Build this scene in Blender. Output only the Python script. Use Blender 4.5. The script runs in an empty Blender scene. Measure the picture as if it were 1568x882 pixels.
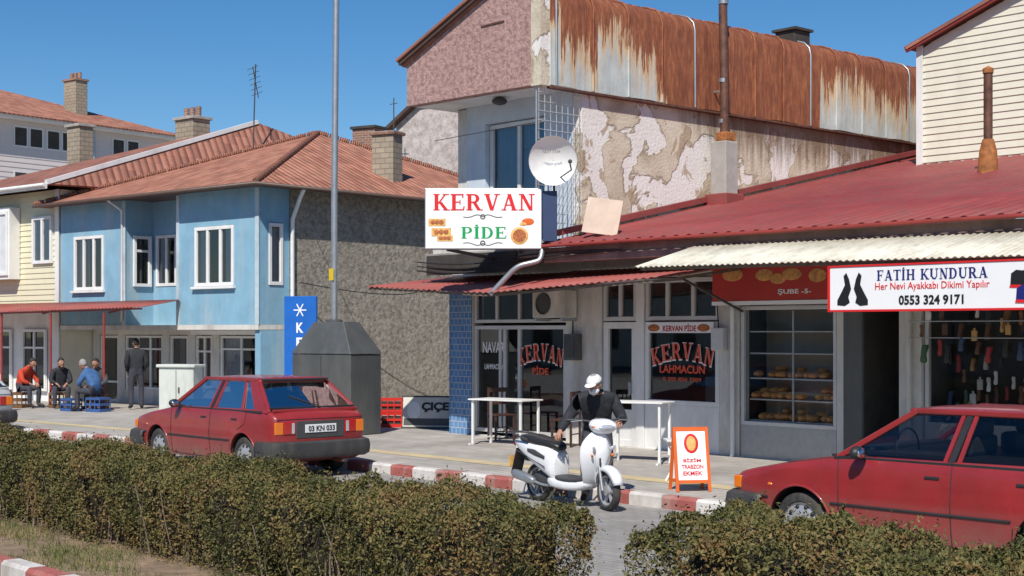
import bpy,bmesh,math,random
from mathutils import Vector,Matrix
import numpy as np
random.seed(3); np.random.seed(3)
S=bpy.context.scene; COL=S.collection
R=math.radians

# ---------------------------------------------------------------- helpers
def link(o,p=None):
    COL.objects.link(o)
    if p is not None: o.parent=p
    return o
def empty(name,loc=(0,0,0),rz=0,p=None,rot=None):
    o=bpy.data.objects.new(name,None); o.location=loc
    o.rotation_euler=rot if rot else (0,0,rz); o.empty_display_size=.2
    return link(o,p)
def mesh(name,vs,fs,mat,p=None,smooth=False,mi=None,sharp=None):
    me=bpy.data.meshes.new(name); me.from_pydata([tuple(v) for v in vs],[],fs); me.update()
    for m in (mat if isinstance(mat,(list,tuple)) else [mat]): me.materials.append(m)
    if mi is not None: me.polygons.foreach_set('material_index',mi)
    if smooth: me.polygons.foreach_set('use_smooth',[True]*len(me.polygons))
    if sharp: me.set_sharp_from_angle(angle=R(sharp))
    o=bpy.data.objects.new(name,me); return link(o,p)
def bevel(o,w,seg=2):
    b=o.modifiers.new('b','BEVEL'); b.width=w; b.segments=seg; b.limit_method='ANGLE'; b.angle_limit=R(35)
    return o
def boxes(name,p,lst,mat,bv=0):
    vs=[];fs=[]
    for (x0,x1,y0,y1,z0,z1) in lst:
        n=len(vs)
        vs+=[(x,y,z) for z in(z0,z1) for y in(y0,y1) for x in(x0,x1)]
        fs+=[tuple(n+i for i in f) for f in [(0,2,3,1),(4,5,7,6),(0,1,5,4),(2,6,7,3),(0,4,6,2),(1,3,7,5)]]
    o=mesh(name,vs,fs,mat,p)
    if bv: bevel(o,bv)
    return o
def box(name,p,x0,x1,y0,y1,z0,z1,mat,bv=0): return boxes(name,p,[(x0,x1,y0,y1,z0,z1)],mat,bv)
def beam(name,p,a,b,w,t,mat,up=(0,0,1),bv=0):
    a=Vector(a);b=Vector(b);d=(b-a).normalized();u=Vector(up).normalized()
    if abs(d.dot(u))>.98: u=Vector((1,0,0))
    s=d.cross(u).normalized()*w/2; q=s.cross(d).normalized()*t/2
    vs=[a-s-q,a+s-q,a+s+q,a-s+q,b-s-q,b+s-q,b+s+q,b-s+q]
    fs=[(3,2,1,0),(4,5,6,7),(0,1,5,4),(1,2,6,5),(2,3,7,6),(3,0,4,7)]
    o=mesh(name,vs,fs,mat,p)
    if bv: bevel(o,bv)
    return o
def prism_xz(name,p,pts,y0,y1,mat,bv=0):
    n=len(pts); vs=[(x,y0,z) for x,z in pts]+[(x,y1,z) for x,z in pts]
    fs=[tuple(range(n)),tuple(range(2*n-1,n-1,-1))]+[(i,i+n,(i+1)%n+n,(i+1)%n) for i in range(n)]
    o=mesh(name,vs,fs,mat,p)
    if bv: bevel(o,bv)
    return o
def prism_xy(name,p,pts,z0,z1,mat):
    n=len(pts); vs=[(x,y,z0) for x,y in pts]+[(x,y,z1) for x,y in pts]
    fs=[tuple(range(n-1,-1,-1)),tuple(range(n,2*n))]+[(i,(i+1)%n,(i+1)%n+n,i+n) for i in range(n)]
    return mesh(name,vs,fs,mat,p)
def tube(name,p,pts,r,mat,smooth=False,res=3):
    c=bpy.data.curves.new(name,'CURVE'); c.dimensions='3D'; c.bevel_depth=r; c.bevel_resolution=res; c.use_fill_caps=True
    if smooth:
        s=c.splines.new('NURBS'); s.points.add(len(pts)-1); s.use_endpoint_u=True; s.order_u=3
    else:
        s=c.splines.new('POLY'); s.points.add(len(pts)-1)
    for q,v in zip(s.points,pts): q.co=(v[0],v[1],v[2],1)
    c.materials.append(mat)
    return link(bpy.data.objects.new(name,c),p)
def lathe(name,p,prof,mat,seg=32,axis='y',loc=(0,0,0),smooth=True,sharp=40):
    vs=[];fs=[];k=len(prof)
    for i in range(seg):
        a=2*math.pi*i/seg
        for r,h in prof:
            v=(r*math.cos(a),h,r*math.sin(a)) if axis=='y' else (r*math.cos(a),r*math.sin(a),h)
            vs.append(tuple(v[j]+loc[j] for j in range(3)))
    for i in range(seg):
        for j in range(k-1):
            a=i*k+j;b=((i+1)%seg)*k+j
            fs.append((a,b,b+1,a+1))
    return mesh(name,vs,fs,mat,p,smooth,None,sharp)
def ellipsoid(name,p,c,r,mat,seg=16,rings=10,f=None):
    bm=bmesh.new(); bmesh.ops.create_uvsphere(bm,u_segments=seg,v_segments=rings,radius=1)
    for v in bm.verts:
        if f: v.co=Vector(f(v.co))
        v.co=Vector((v.co.x*r[0]+c[0],v.co.y*r[1]+c[1],v.co.z*r[2]+c[2]))
    me=bpy.data.meshes.new(name); bm.to_mesh(me); bm.free(); me.materials.append(mat)
    me.polygons.foreach_set('use_smooth',[True]*len(me.polygons))
    return link(bpy.data.objects.new(name,me),p)
def loft(name,p,secs,mat,seg=20,axis='x',sub=0,pw=2.4):
    vs=[];fs=[]
    for s in secs:
        for i in range(seg):
            a=2*math.pi*i/seg; ca=math.cos(a);sa=math.sin(a)
            u=s[1]+s[3]*math.copysign(abs(ca)**(2/pw),ca); w=s[2]+s[4]*math.copysign(abs(sa)**(2/pw),sa)
            vs.append((s[0],u,w) if axis=='x' else (u,w,s[0]))
    for j in range(len(secs)-1):
        for i in range(seg):
            a=j*seg+i;b=j*seg+(i+1)%seg
            fs.append((a,b,b+seg,a+seg))
    fs.append(tuple(range(seg-1,-1,-1))); fs.append(tuple(range((len(secs)-1)*seg,len(secs)*seg)))
    o=mesh(name,vs,fs,mat,p,True,sharp=50)
    if sub:
        m=o.modifiers.new('s','SUBSURF'); m.levels=sub;m.render_levels=sub
    return o
def corr(name,p,A,B,C,D,pitch,amp,mat,steps=6,rows=1):
    A,B,C,D=map(Vector,(A,B,C,D)); Ln=(B-A).length; n=max(8,int(Ln/pitch*steps)); nr=(B-A).cross(D-A).normalized()
    vs=[];fs=[]
    for j in range(rows+1):
        v=j/rows
        for i in range(n+1):
            u=i/n; q=(A.lerp(B,u)).lerp(D.lerp(C,u),v)
            w=math.sin(2*math.pi*u*Ln/pitch); w=max(-.75,min(.75,w*1.2))
            vs.append(q+nr*amp*w)
    for j in range(rows):
        for i in range(n):
            a=j*(n+1)+i; fs.append((a,a+1,a+n+2,a+n+1))
    o=mesh(name,vs,fs,mat,p,True)
    s=o.modifiers.new('t','SOLIDIFY'); s.thickness=.004
    return o
def walls(name,p,x0,x1,z0,z1,y0,th,ops,mat):
    xs=sorted({x0,x1,*[o[0] for o in ops],*[o[1] for o in ops]}); zs=sorted({z0,z1,*[o[2] for o in ops],*[o[3] for o in ops]})
    nx=len(xs)-1;nz=len(zs)-1;y1=y0+th
    def fil(i,j):
        if i<0 or j<0 or i>=nx or j>=nz: return False
        cx=(xs[i]+xs[i+1])/2;cz=(zs[j]+zs[j+1])/2
        return not any(o[0]<cx<o[1] and o[2]<cz<o[3] for o in ops)
    vs=[];fs=[]
    def q(*pts):
        n=len(vs);vs.extend(pts);fs.append((n,n+1,n+2,n+3))
    for i in range(nx):
        for j in range(nz):
            if not fil(i,j): continue
            a,b,c,d=xs[i],xs[i+1],zs[j],zs[j+1]
            q((a,y0,c),(b,y0,c),(b,y0,d),(a,y0,d)); q((a,y1,c),(a,y1,d),(b,y1,d),(b,y1,c))
            if not fil(i-1,j): q((a,y0,c),(a,y0,d),(a,y1,d),(a,y1,c))
            if not fil(i+1,j): q((b,y0,c),(b,y1,c),(b,y1,d),(b,y0,d))
            if not fil(i,j-1): q((a,y0,c),(a,y1,c),(b,y1,c),(b,y0,c))
            if not fil(i,j+1): q((a,y0,d),(b,y0,d),(b,y1,d),(a,y1,d))
    return mesh(name,vs,fs,mat,p)
def roofpoly(name,p,pts,mat,th=.06):
    pts=[Vector(q) for q in pts]; e=(pts[1]-pts[0]).normalized(); n=(pts[1]-pts[0]).cross(pts[-1]-pts[0]).normalized(); w=n.cross(e)
    o=mesh(name,pts,[tuple(range(len(pts)))],mat,p); uv=o.data.uv_layers.new(name='UVMap')
    for l in o.data.loops:
        q=pts[l.vertex_index]-pts[0]; uv.data[l.index].uv=(q.dot(e),q.dot(w))
    s=o.modifiers.new('t','SOLIDIFY'); s.thickness=th; s.offset=-1
    return o
def text(s,p,x,z,y,w,h,mat,bold=0.0,ext=.002,rot=None,name='lettering'):
    c=bpy.data.curves.new(name,'FONT'); c.body=s; c.size=1; c.align_x='CENTER'; c.align_y='CENTER'; c.offset=bold; c.extrude=ext/max(h,.01); c.resolution_u=3
    c.materials.append(mat); o=bpy.data.objects.new(name,c); COL.objects.link(o)
    bpy.context.view_layer.update(); d=o.dimensions
    bb=[Vector(q) for q in o.bound_box]; cx=sum(q.x for q in bb)/8; cy=sum(q.y for q in bb)/8
    sx=w/max(d.x,1e-3); sy=h/max(d.y,1e-3)
    o.scale=(sx,sy,1*h); o.rotation_euler=rot or (R(90),0,0); o.location=(x-cx*sx,y,z-cy*sy)
    if p is not None: o.parent=p
    return o
# slab-serif capitals built from strokes (x0,z0,x1,z1,thickness) and half-ring bowls ('b',cx,cz,rx,rz)
_st=(.17,0,.17,1,.2)
def _s(a,b,z): return (a,z,b,z,.065)
GL={'K':(.86,[_st,(.26,.40,.66,1,.10),(.36,.52,.72,0,.2),_s(0,.34,.032),_s(0,.34,.968),_s(.5,.84,.968),_s(.54,.9,.032)]),
'E':(.76,[_st,(0,.96,.66,.96,.08),(.17,.5,.5,.5,.08),(0,.04,.7,.04,.08),(.64,.76,.66,1,.07),(.72,.26,.68,0,.07),(.5,.36,.5,.64,.06)]),
'R':(.88,[_st,(0,.96,.42,.96,.08),(.17,.5,.42,.5,.08),('b',.40,.73,.30,.27),(.42,.5,.70,0,.2),_s(0,.34,.032),_s(.58,.9,.032)]),
'P':(.78,[_st,(0,.96,.42,.96,.08),(.17,.48,.42,.48,.08),('b',.40,.72,.32,.28),_s(0,.36,.032)]),
'V':(.84,[(.14,1,.42,0,.20),(.70,1,.44,0,.09),_s(0,.32,.968),_s(.54,.86,.968)]),
'A':(.86,[(.42,1,.15,0,.09),(.42,1,.70,0,.20),(.26,.32,.58,.32,.08),_s(0,.28,.032),_s(.54,.88,.032)]),
'N':(.86,[(.16,0,.16,1,.09),(.18,1,.66,0,.19),(.69,0,.69,1,.09),_s(0,.3,.032),_s(0,.22,.968),_s(.54,.86,.968)]),
'F':(.72,[_st,(0,.96,.66,.96,.08),(.17,.5,.5,.5,.08),_s(0,.36,.032),(.64,.76,.66,1,.07),(.5,.36,.5,.64,.06)]),
'T':(.8,[(.39,0,.39,1,.2),(.02,.96,.76,.96,.08),(.05,.76,.04,1,.07),(.73,.76,.74,1,.07),_s(.2,.58,.032)]),
'I':(.4,[_st,_s(0,.34,.032),_s(0,.34,.968)]),
'İ':(.4,[_st,_s(0,.34,.032),_s(0,.34,.968),(.08,1.13,.26,1.13,.13)]),
'H':(.88,[_st,(.69,0,.69,1,.2),(.17,.5,.69,.5,.08),_s(0,.34,.032),_s(0,.34,.968),_s(.52,.86,.032),_s(.52,.86,.968)]),
'U':(.88,[(.17,.28,.17,1,.2),(.70,.28,.70,1,.1),(.17,.30,.34,.05,.17),(.70,.30,.54,.05,.12),(.28,.06,.6,.06,.13),_s(0,.34,.968),_s(.54,.86,.968)]),
'D':(.86,[_st,(0,.96,.36,.96,.08),(0,.04,.36,.04,.08),('b',.34,.5,.44,.5)]),' ':(.4,[])}
def serif(s,p,x,z,y,w,h,mat,gap=.08):
    tot=sum(GL[c][0]+gap for c in s)-gap; k=w/tot; cx=x-w/2; vs=[];fs=[];n=0
    for c in s:
        for st in GL[c][1]:
            yy=y-.0004*(n%9); n+=1
            if st[0]=='b':
                _,bx,bz,rx,rz=st; q0=len(vs)
                for i in range(13):
                    a=-math.pi/2+math.pi*i/12
                    for fx,fz in((rx,rz),(rx-.19,rz-.08)): vs.append((cx+k*(bx+fx*math.cos(a)),yy,z-h/2+h*(bz+fz*math.sin(a))))
                for i in range(12): fs.append((q0+2*i,q0+2*i+2,q0+2*i+3,q0+2*i+1))
            else:
                a,b,c_,d,t=st; q0=len(vs)
                P=[(a,b-t/2),(c_,d-t/2),(c_,d+t/2),(a,b+t/2)] if abs(b-d)<1e-6 else [(a-t/2,b),(a+t/2,b),(c_+t/2,d),(c_-t/2,d)]
                vs+=[(cx+k*u,yy,z-h/2+h*v) for u,v in P]; fs.append((q0,q0+1,q0+2,q0+3))
        cx+=k*(GL[c][0]+gap)
    return mesh('lettering',vs,fs,mat,p)

# ---------------------------------------------------------------- materials
def nmat(name):
    m=bpy.data.materials.new(name); m.use_nodes=True; nt=m.node_tree
    return m,nt,nt.nodes['Principled BSDF']
def N(nt,t,**kw):
    n=nt.nodes.new(t)
    for k,v in kw.items(): setattr(n,k,v)
    return n
def L(nt,a,b): nt.links.new(a,b)
def ramp(nt,src,stops):
    r=N(nt,'ShaderNodeValToRGB'); e=r.color_ramp.elements
    while len(e)<len(stops): e.new(.5)
    for q,(pos,c) in zip(e,stops): q.position=pos; q.color=(c[0],c[1],c[2],1)
    L(nt,src,r.inputs[0]); return r.outputs[0]
def gray(v): return (v,v,v)
def coords(nt,scale=(1,1,1),kind='Object',loc=(0,0,0)):
    tc=N(nt,'ShaderNodeTexCoord'); mp=N(nt,'ShaderNodeMapping'); mp.inputs['Scale'].default_value=scale; mp.inputs['Location'].default_value=loc
    L(nt,tc.outputs[kind],mp.inputs[0]); return mp.outputs[0]
def noise(nt,vec,scale,detail=5,rough=.6,dist=0):
    n=N(nt,'ShaderNodeTexNoise'); n.inputs['Scale'].default_value=scale;n.inputs['Detail'].default_value=detail;n.inputs['Roughness'].default_value=rough;n.inputs['Distortion'].default_value=dist
    L(nt,vec,n.inputs['Vector']); return n.outputs['Fac']
def math_(nt,op,a,b=None,clamp=False):
    n=N(nt,'ShaderNodeMath',operation=op,use_clamp=clamp)
    for i,x in enumerate((a,b)):
        if x is None: continue
        if isinstance(x,(int,float)): n.inputs[i].default_value=x
        else: L(nt,x,n.inputs[i])
    return n.outputs[0]
def mixc(nt,f,a,b,blend='MIX'):
    n=N(nt,'ShaderNodeMix',data_type='RGBA',blend_type=blend)
    for i,x in ((0,f),(6,a),(7,b)):
        if isinstance(x,(int,float)): n.inputs[i].default_value=x
        elif isinstance(x,tuple): n.inputs[i].default_value=(x[0],x[1],x[2],1)
        else: L(nt,x,n.inputs[i])
    return n.outputs[2]
def bump(nt,b,h,strength=.5,dist=.01):
    n=N(nt,'ShaderNodeBump'); n.inputs['Strength'].default_value=strength; n.inputs['Distance'].default_value=dist
    L(nt,h,n.inputs['Height']); L(nt,n.outputs[0],b.inputs['Normal'])
def maprange(nt,v,a,b,c=0.0,d=1.0,it='SMOOTHSTEP'):
    n=N(nt,'ShaderNodeMapRange',interpolation_type=it); L(nt,v,n.inputs[0])
    for i,x in enumerate((a,b,c,d)): n.inputs[i+1].default_value=x
    return n.outputs[0]
def simple(name,col,rough=.6,metal=0,var=.15,scale=3,bmp=0,bs=60,spec=.5,dirt=None,coat=0):
    m,nt,b=nmat(name); v=coords(nt)
    f=noise(nt,v,scale,6,.65)
    lo=tuple(c*(1-var) for c in col); hi=tuple(min(1,c*(1+var)) for c in col)
    c=ramp(nt,f,[(.3,lo),(.7,hi)])
    if dirt:
        g=noise(nt,coords(nt,(1,1,.25)),dirt[1],6,.7); c=mixc(nt,ramp(nt,g,[(.48,gray(0)),(.72,gray(dirt[2]))]),c,dirt[0])
    L(nt,c,b.inputs['Base Color']); b.inputs['Roughness'].default_value=rough; b.inputs['Metallic'].default_value=metal
    b.inputs['Specular IOR Level'].default_value=spec
    if coat: b.inputs['Coat Weight'].default_value=coat; b.inputs['Coat Roughness'].default_value=.08
    if bmp: bump(nt,b,noise(nt,v,bs,5,.6),.8,bmp)
    return m

DIRT=(.10,.08,.06)
M={}
M['white']=simple('white_paint',(.80,.80,.78),.45,var=.05,dirt=((.25,.22,.18),2,.3))
M['whiteclean']=simple('white_plastic',(.80,.80,.80),.3,var=.03)
M['offwhite']=simple('offwhite_plaster',(.66,.64,.59),.8,var=.10,bmp=.004,dirt=((.20,.16,.12),1.5,.55))
M['cream']=simple('cream_siding',(.74,.71,.58),.5,var=.04,dirt=((.4,.36,.28),.8,.3))
M['yellowsid']=simple('yellow_siding',(.72,.68,.48),.5,var=.05)
M['bluewall']=simple('blue_plaster',(.22,.41,.54),.85,var=.14,scale=1.6,bmp=.003,dirt=((.42,.49,.51),1.4,.65))
M['blackish']=simple('black_plastic',(.025,.025,.027),.5,var=.2)
M['darkgray']=simple('dark_gray_plastic',(.06,.06,.062),.55,var=.15)
M['bumper']=simple('bumper_plastic',(.045,.045,.046),.6,var=.2,dirt=((.13,.12,.10),5,.35))
M['wood']=simple('brown_wood',(.16,.075,.03),.5,var=.3,scale=8)
M['chairwood']=simple('dark_chair_wood',(.06,.025,.018),.45,var=.3,scale=8)
M['woodweather']=simple('weathered_wood',(.16,.12,.09),.8,var=.3,scale=5)
M['steel']=simple('galvanised_steel',(.42,.44,.46),.42,.7,var=.12,scale=9)
M['alu']=simple('aluminium_frame',(.62,.62,.61),.4,.2,var=.1)
M['brownframe']=simple('brown_frame',(.10,.06,.045),.5)
M['concrete']=simple('concrete',(.38,.36,.33),.9,var=.25,scale=2,bmp=.006,dirt=(DIRT,1.2,.5))
M['concretered']=simple('stained_concrete',(.30,.20,.17),.9,var=.3,scale=2,bmp=.006,dirt=(DIRT,1.5,.6))
M['graycab']=simple('gray_sheet_metal',(.085,.09,.09),.5,.1,var=.2,scale=1.5,dirt=((.18,.17,.15),2,.4))
M['greencab']=simple('pale_cabinet_paint',(.60,.63,.58),.5,var=.08,dirt=(DIRT,2,.3))
M['orangep']=simple('orange_paint',(.68,.13,.02),.4,var=.08)
M['redp']=simple('red_plastic',(.62,.03,.02),.4,var=.1)
M['redtxt']=simple('red_vinyl',(.68,.02,.02),.4,var=.03)
M['redfaded']=simple('window_red_vinyl',(.80,.10,.04),.4,var=.1)
M['greentxt']=simple('green_vinyl',(.0,.33,.08),.4,var=.03)
M['navy']=simple('navy_vinyl',(.015,.02,.16),.4,var=.03)
M['blacktxt']=simple('black_vinyl',(.015,.015,.015),.4,var=.03)
M['bluesign']=simple('blue_sign',(.015,.13,.50),.4,var=.1)
M['bluesign2']=simple('dark_blue_panel',(.03,.05,.12),.5,var=.1)
M['signred']=simple('sign_red',(.48,.04,.03),.4,var=.1)
M['signwhite']=simple('sign_face_white',(.86,.86,.86),.35,var=.02)
M['bread']=simple('bread_crust',(.60,.28,.09),.7,var=.4,scale=14,bmp=.003)
M['pide']=simple('pide_topping',(.42,.13,.04),.6,var=.6,scale=30)
M['piny']=simple('pide_dough',(.74,.42,.13),.6,var=.3,scale=20)
M['curtain']=simple('curtain_cloth',(.62,.64,.66),.9,var=.1)
M['bluecurtain']=simple('blue_curtain',(.24,.38,.55),.9,var=.2,scale=1)
M['interior']=simple('interior_wall',(.20,.19,.17),.8,var=.2)
M['intlight']=simple('bakery_wall_tiles',(.42,.36,.29),.6,var=.1)
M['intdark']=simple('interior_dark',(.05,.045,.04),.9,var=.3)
M['rustpipe']=simple('rusty_pipe',(.13,.06,.04),.6,.2,var=.45,scale=7)
M['rustorange']=simple('rust_orange',(.33,.12,.035),.8,var=.5,scale=8)
M['redpost']=simple('red_post_paint',(.28,.04,.03),.5,var=.2)
M['skin']=simple('skin',(.42,.22,.15),.55,var=.08,spec=.3)
M['jacket']=simple('dark_jacket',(.022,.024,.03),.8,var=.3,scale=12,bmp=.02,bs=9)
M['trouser']=simple('dark_trousers',(.045,.045,.06),.85,var=.25,scale=12,bmp=.015,bs=9)
M['denim']=simple('denim_jacket',(.05,.13,.30),.85,var=.25,scale=10,bmp=.015,bs=9)
M['redcloth']=simple('red_sweater',(.50,.05,.02),.85,var=.2)
M['graycloth']=simple('gray_jacket',(.07,.075,.085),.85,var=.25)
M['shoe']=simple('black_shoes',(.02,.018,.016),.5)
M['hair']=simple('dark_hair',(.025,.018,.013),.7)
M['hairgray']=simple('gray_hair',(.3,.29,.28),.8)
M['capcloth']=simple('white_cap_cloth',(.74,.73,.70),.8,var=.06)
M['eye']=simple('eye_dark',(.015,.01,.008),.2)
M['lip']=simple('lips',(.30,.10,.08),.5)
M['tyre']=simple('tyre_rubber',(.03,.03,.03),.85,var=.3,scale=20,dirt=((.15,.13,.11),6,.5))
M['hub']=simple('wheel_cover',(.50,.50,.51),.35,.5,var=.12,scale=20)
M['chrome']=simple('chrome',(.6,.6,.6),.12,1,var=.05)
M['plate']=simple('plate_white',(.75,.75,.75),.35,var=.03)
M['orangelens']=simple('orange_lens',(.75,.18,.01),.15,var=.05,coat=1)
M['redlens']=simple('red_lens',(.42,.01,.008),.12,var=.05,coat=1)
M['lens']=simple('headlight_lens',(.55,.57,.6),.06,.3,var=.05,coat=1)
M['scwhite']=simple('scooter_white_paint',(.80,.81,.83),.22,var=.03,coat=.6,dirt=((.4,.38,.35),5,.25))
M['seat']=simple('black_vinyl_seat',(.025,.025,.025),.35,var=.2)
M['yellowtac']=simple('yellow_tactile_paving',(.58,.47,.27),.85,var=.15,bmp=.004,bs=50,dirt=((.35,.31,.26),2,.7))
M['soil']=simple('dry_soil',(.24,.17,.11),.95,var=.4,scale=5,bmp=.03,bs=14)
M['cable']=simple('cable_black',(.02,.02,.02),.6)
M['crateblue']=simple('blue_crate',(.04,.10,.28),.5,var=.2)

def carpaint(name,col):
    m,nt,b=nmat(name); v=coords(nt); f=noise(nt,v,2.2,5,.6)
    c=ramp(nt,f,[(.3,tuple(x*.82 for x in col)),(.7,tuple(min(1,x*1.12) for x in col))])
    z=N(nt,'ShaderNodeSeparateXYZ'); tc=N(nt,'ShaderNodeTexCoord'); L(nt,tc.outputs['Object'],z.inputs[0])
    d=math_(nt,'MULTIPLY',ramp(nt,z.outputs[2],[(.2,gray(.8)),(.6,gray(.14))]),noise(nt,v,6,6,.75),True)
    c=mixc(nt,d,c,(.24,.18,.14))
    L(nt,c,b.inputs['Base Color']); b.inputs['Roughness'].default_value=.42
    b.inputs['Coat Weight'].default_value=.6; b.inputs['Coat Roughness'].default_value=.09
    bump(nt,b,noise(nt,v,1.6,2,.5),.2,.03)
    return m
M['carred']=carpaint('red_car_paint',(.29,.010,.014))
M['carsilver']=carpaint('silver_car_paint',(.42,.43,.44))

def glassmat(name,tint=.8,extra=.04,mul=1.2):
    m=bpy.data.materials.new(name); m.use_nodes=True; nt=m.node_tree; nt.nodes.remove(nt.nodes['Principled BSDF'])
    out=nt.nodes['Material Output']; t=N(nt,'ShaderNodeBsdfTransparent'); t.inputs[0].default_value=(tint,tint*1.01,tint,1)
    g=N(nt,'ShaderNodeBsdfGlossy'); g.inputs['Roughness'].default_value=.02; g.inputs[0].default_value=(.9,.93,.95,1)
    fr=N(nt,'ShaderNodeFresnel'); fr.inputs[0].default_value=1.5
    f=math_(nt,'ADD',math_(nt,'MULTIPLY',fr.outputs[0],mul),extra,True)
    n=noise(nt,coords(nt),.8,2,.5); bp=N(nt,'ShaderNodeBump'); bp.inputs['Strength'].default_value=.06; bp.inputs['Distance'].default_value=.05; L(nt,n,bp.inputs['Height']); L(nt,bp.outputs[0],g.inputs['Normal'])
    x=N(nt,'ShaderNodeMixShader'); L(nt,f,x.inputs[0]); L(nt,t.outputs[0],x.inputs[1]); L(nt,g.outputs[0],x.inputs[2]); L(nt,x.outputs[0],out.inputs[0])
    return m
M['glass']=glassmat('window_glass',.8,.05)
M['clearglass']=glassmat('display_glass',.94,.01,.6)
M['carglass']=glassmat('car_glass',.5,.0,.75)

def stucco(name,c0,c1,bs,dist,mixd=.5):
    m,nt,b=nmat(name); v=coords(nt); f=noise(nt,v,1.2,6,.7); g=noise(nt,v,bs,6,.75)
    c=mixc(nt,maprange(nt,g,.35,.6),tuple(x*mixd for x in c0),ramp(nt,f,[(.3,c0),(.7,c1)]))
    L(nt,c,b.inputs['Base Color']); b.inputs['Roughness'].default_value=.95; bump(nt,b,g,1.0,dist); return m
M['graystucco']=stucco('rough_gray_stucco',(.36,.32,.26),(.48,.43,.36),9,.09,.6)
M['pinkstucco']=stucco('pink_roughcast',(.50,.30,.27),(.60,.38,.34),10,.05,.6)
M['palestucco']=stucco('pale_roughcast',(.55,.47,.44),(.68,.62,.58),3,.05,.7)

def peeling():
    m,nt,b=nmat('peeling_plaster'); v=coords(nt)
    f=noise(nt,v,1.3,8,.65,.3); base=ramp(nt,f,[(.3,(.42,.34,.24)),(.5,(.60,.52,.40)),(.7,(.70,.63,.51))])
    p=noise(nt,coords(nt,(1,1,.85),loc=(3.4,0,1.3)),.85,6,.5,.5)
    pm=ramp(nt,p,[(.525,gray(0)),(.535,gray(1))]); edge=ramp(nt,p,[(.512,gray(0)),(.524,gray(.7)),(.534,gray(0))])
    c=mixc(nt,pm,base,ramp(nt,f,[(.3,(.72,.67,.62)),(.7,(.83,.80,.76))]))
    c=mixc(nt,edge,c,(.22,.17,.12))
    p2=noise(nt,coords(nt,(1.4,1,1),loc=(5,1,7)),1.6,6,.6,.5); c=mixc(nt,ramp(nt,p2,[(.60,gray(0)),(.615,gray(.8))]),c,(.40,.29,.19))
    s=noise(nt,coords(nt,(5,5,.35)),1.6,6,.7); sx=N(nt,'ShaderNodeSeparateXYZ'); tc=N(nt,'ShaderNodeTexCoord'); L(nt,tc.outputs['Object'],sx.inputs[0])
    h=maprange(nt,sx.outputs[2],4.6,6.3)
    hy=maprange(nt,sx.outputs[0],18,22,.5,1.0)
    k=math_(nt,'MULTIPLY',math_(nt,'ADD',s,math_(nt,'MULTIPLY',h,.55)),hy)
    c=mixc(nt,ramp(nt,k,[(.66,gray(0)),(.95,gray(.85))]),c,(.15,.09,.055))
    L(nt,c,b.inputs['Base Color']); b.inputs['Roughness'].default_value=.9
    bump(nt,b,math_(nt,'SUBTRACT',noise(nt,v,18,5,.6),math_(nt,'MULTIPLY',pm,.6)),.7,.02); return m
M['peel']=peeling()

def rustclad():
    m,nt,b=nmat('rusty_cladding'); tc=N(nt,'ShaderNodeTexCoord'); sx=N(nt,'ShaderNodeSeparateXYZ'); L(nt,tc.outputs['Object'],sx.inputs[0])
    y=sx.outputs[1];z=sx.outputs[2]
    n1=noise(nt,coords(nt,(1,6,.45)),1.7,9,.75); n2=noise(nt,coords(nt,(1,1,1)),3,8,.7)
    zt=math_(nt,'DIVIDE',math_(nt,'SUBTRACT',z,6.2),1.6)
    P=math_(nt,'MULTIPLY',maprange(nt,y,18.6,20.2),maprange(nt,y,23.9,24.02,1.0,0.0))
    wn=N(nt,'ShaderNodeTexWhiteNoise'); wn.noise_dimensions='1D'; L(nt,math_(nt,'FLOOR',math_(nt,'DIVIDE',y,.88)),wn.inputs['W'])
    v=math_(nt,'ADD',math_(nt,'ADD',math_(nt,'MULTIPLY',n1,1.45),math_(nt,'MULTIPLY',zt,.62)),math_(nt,'ADD',math_(nt,'MULTIPLY',P,.75),math_(nt,'MULTIPLY',wn.outputs[0],.22)))
    v=math_(nt,'ADD',v,.05)
    base=ramp(nt,n2,[(.3,(.40,.44,.42)),(.7,(.56,.60,.58))])
    base=mixc(nt,maprange(nt,v,.92,1.16,0.0,.8),base,(.60,.38,.17))
    rust=ramp(nt,noise(nt,coords(nt,(1,3,.6)),4,9,.8),[(.25,(.08,.025,.015)),(.5,(.24,.075,.033)),(.75,(.50,.21,.08))])
    c=mixc(nt,maprange(nt,v,1.13,1.22),base,rust)
    L(nt,c,b.inputs['Base Color']); b.inputs['Roughness'].default_value=.65
    bump(nt,b,noise(nt,coords(nt,(1,2,.5)),2.5,4,.6),.5,.04); return m
M['rustclad']=rustclad()

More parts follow.
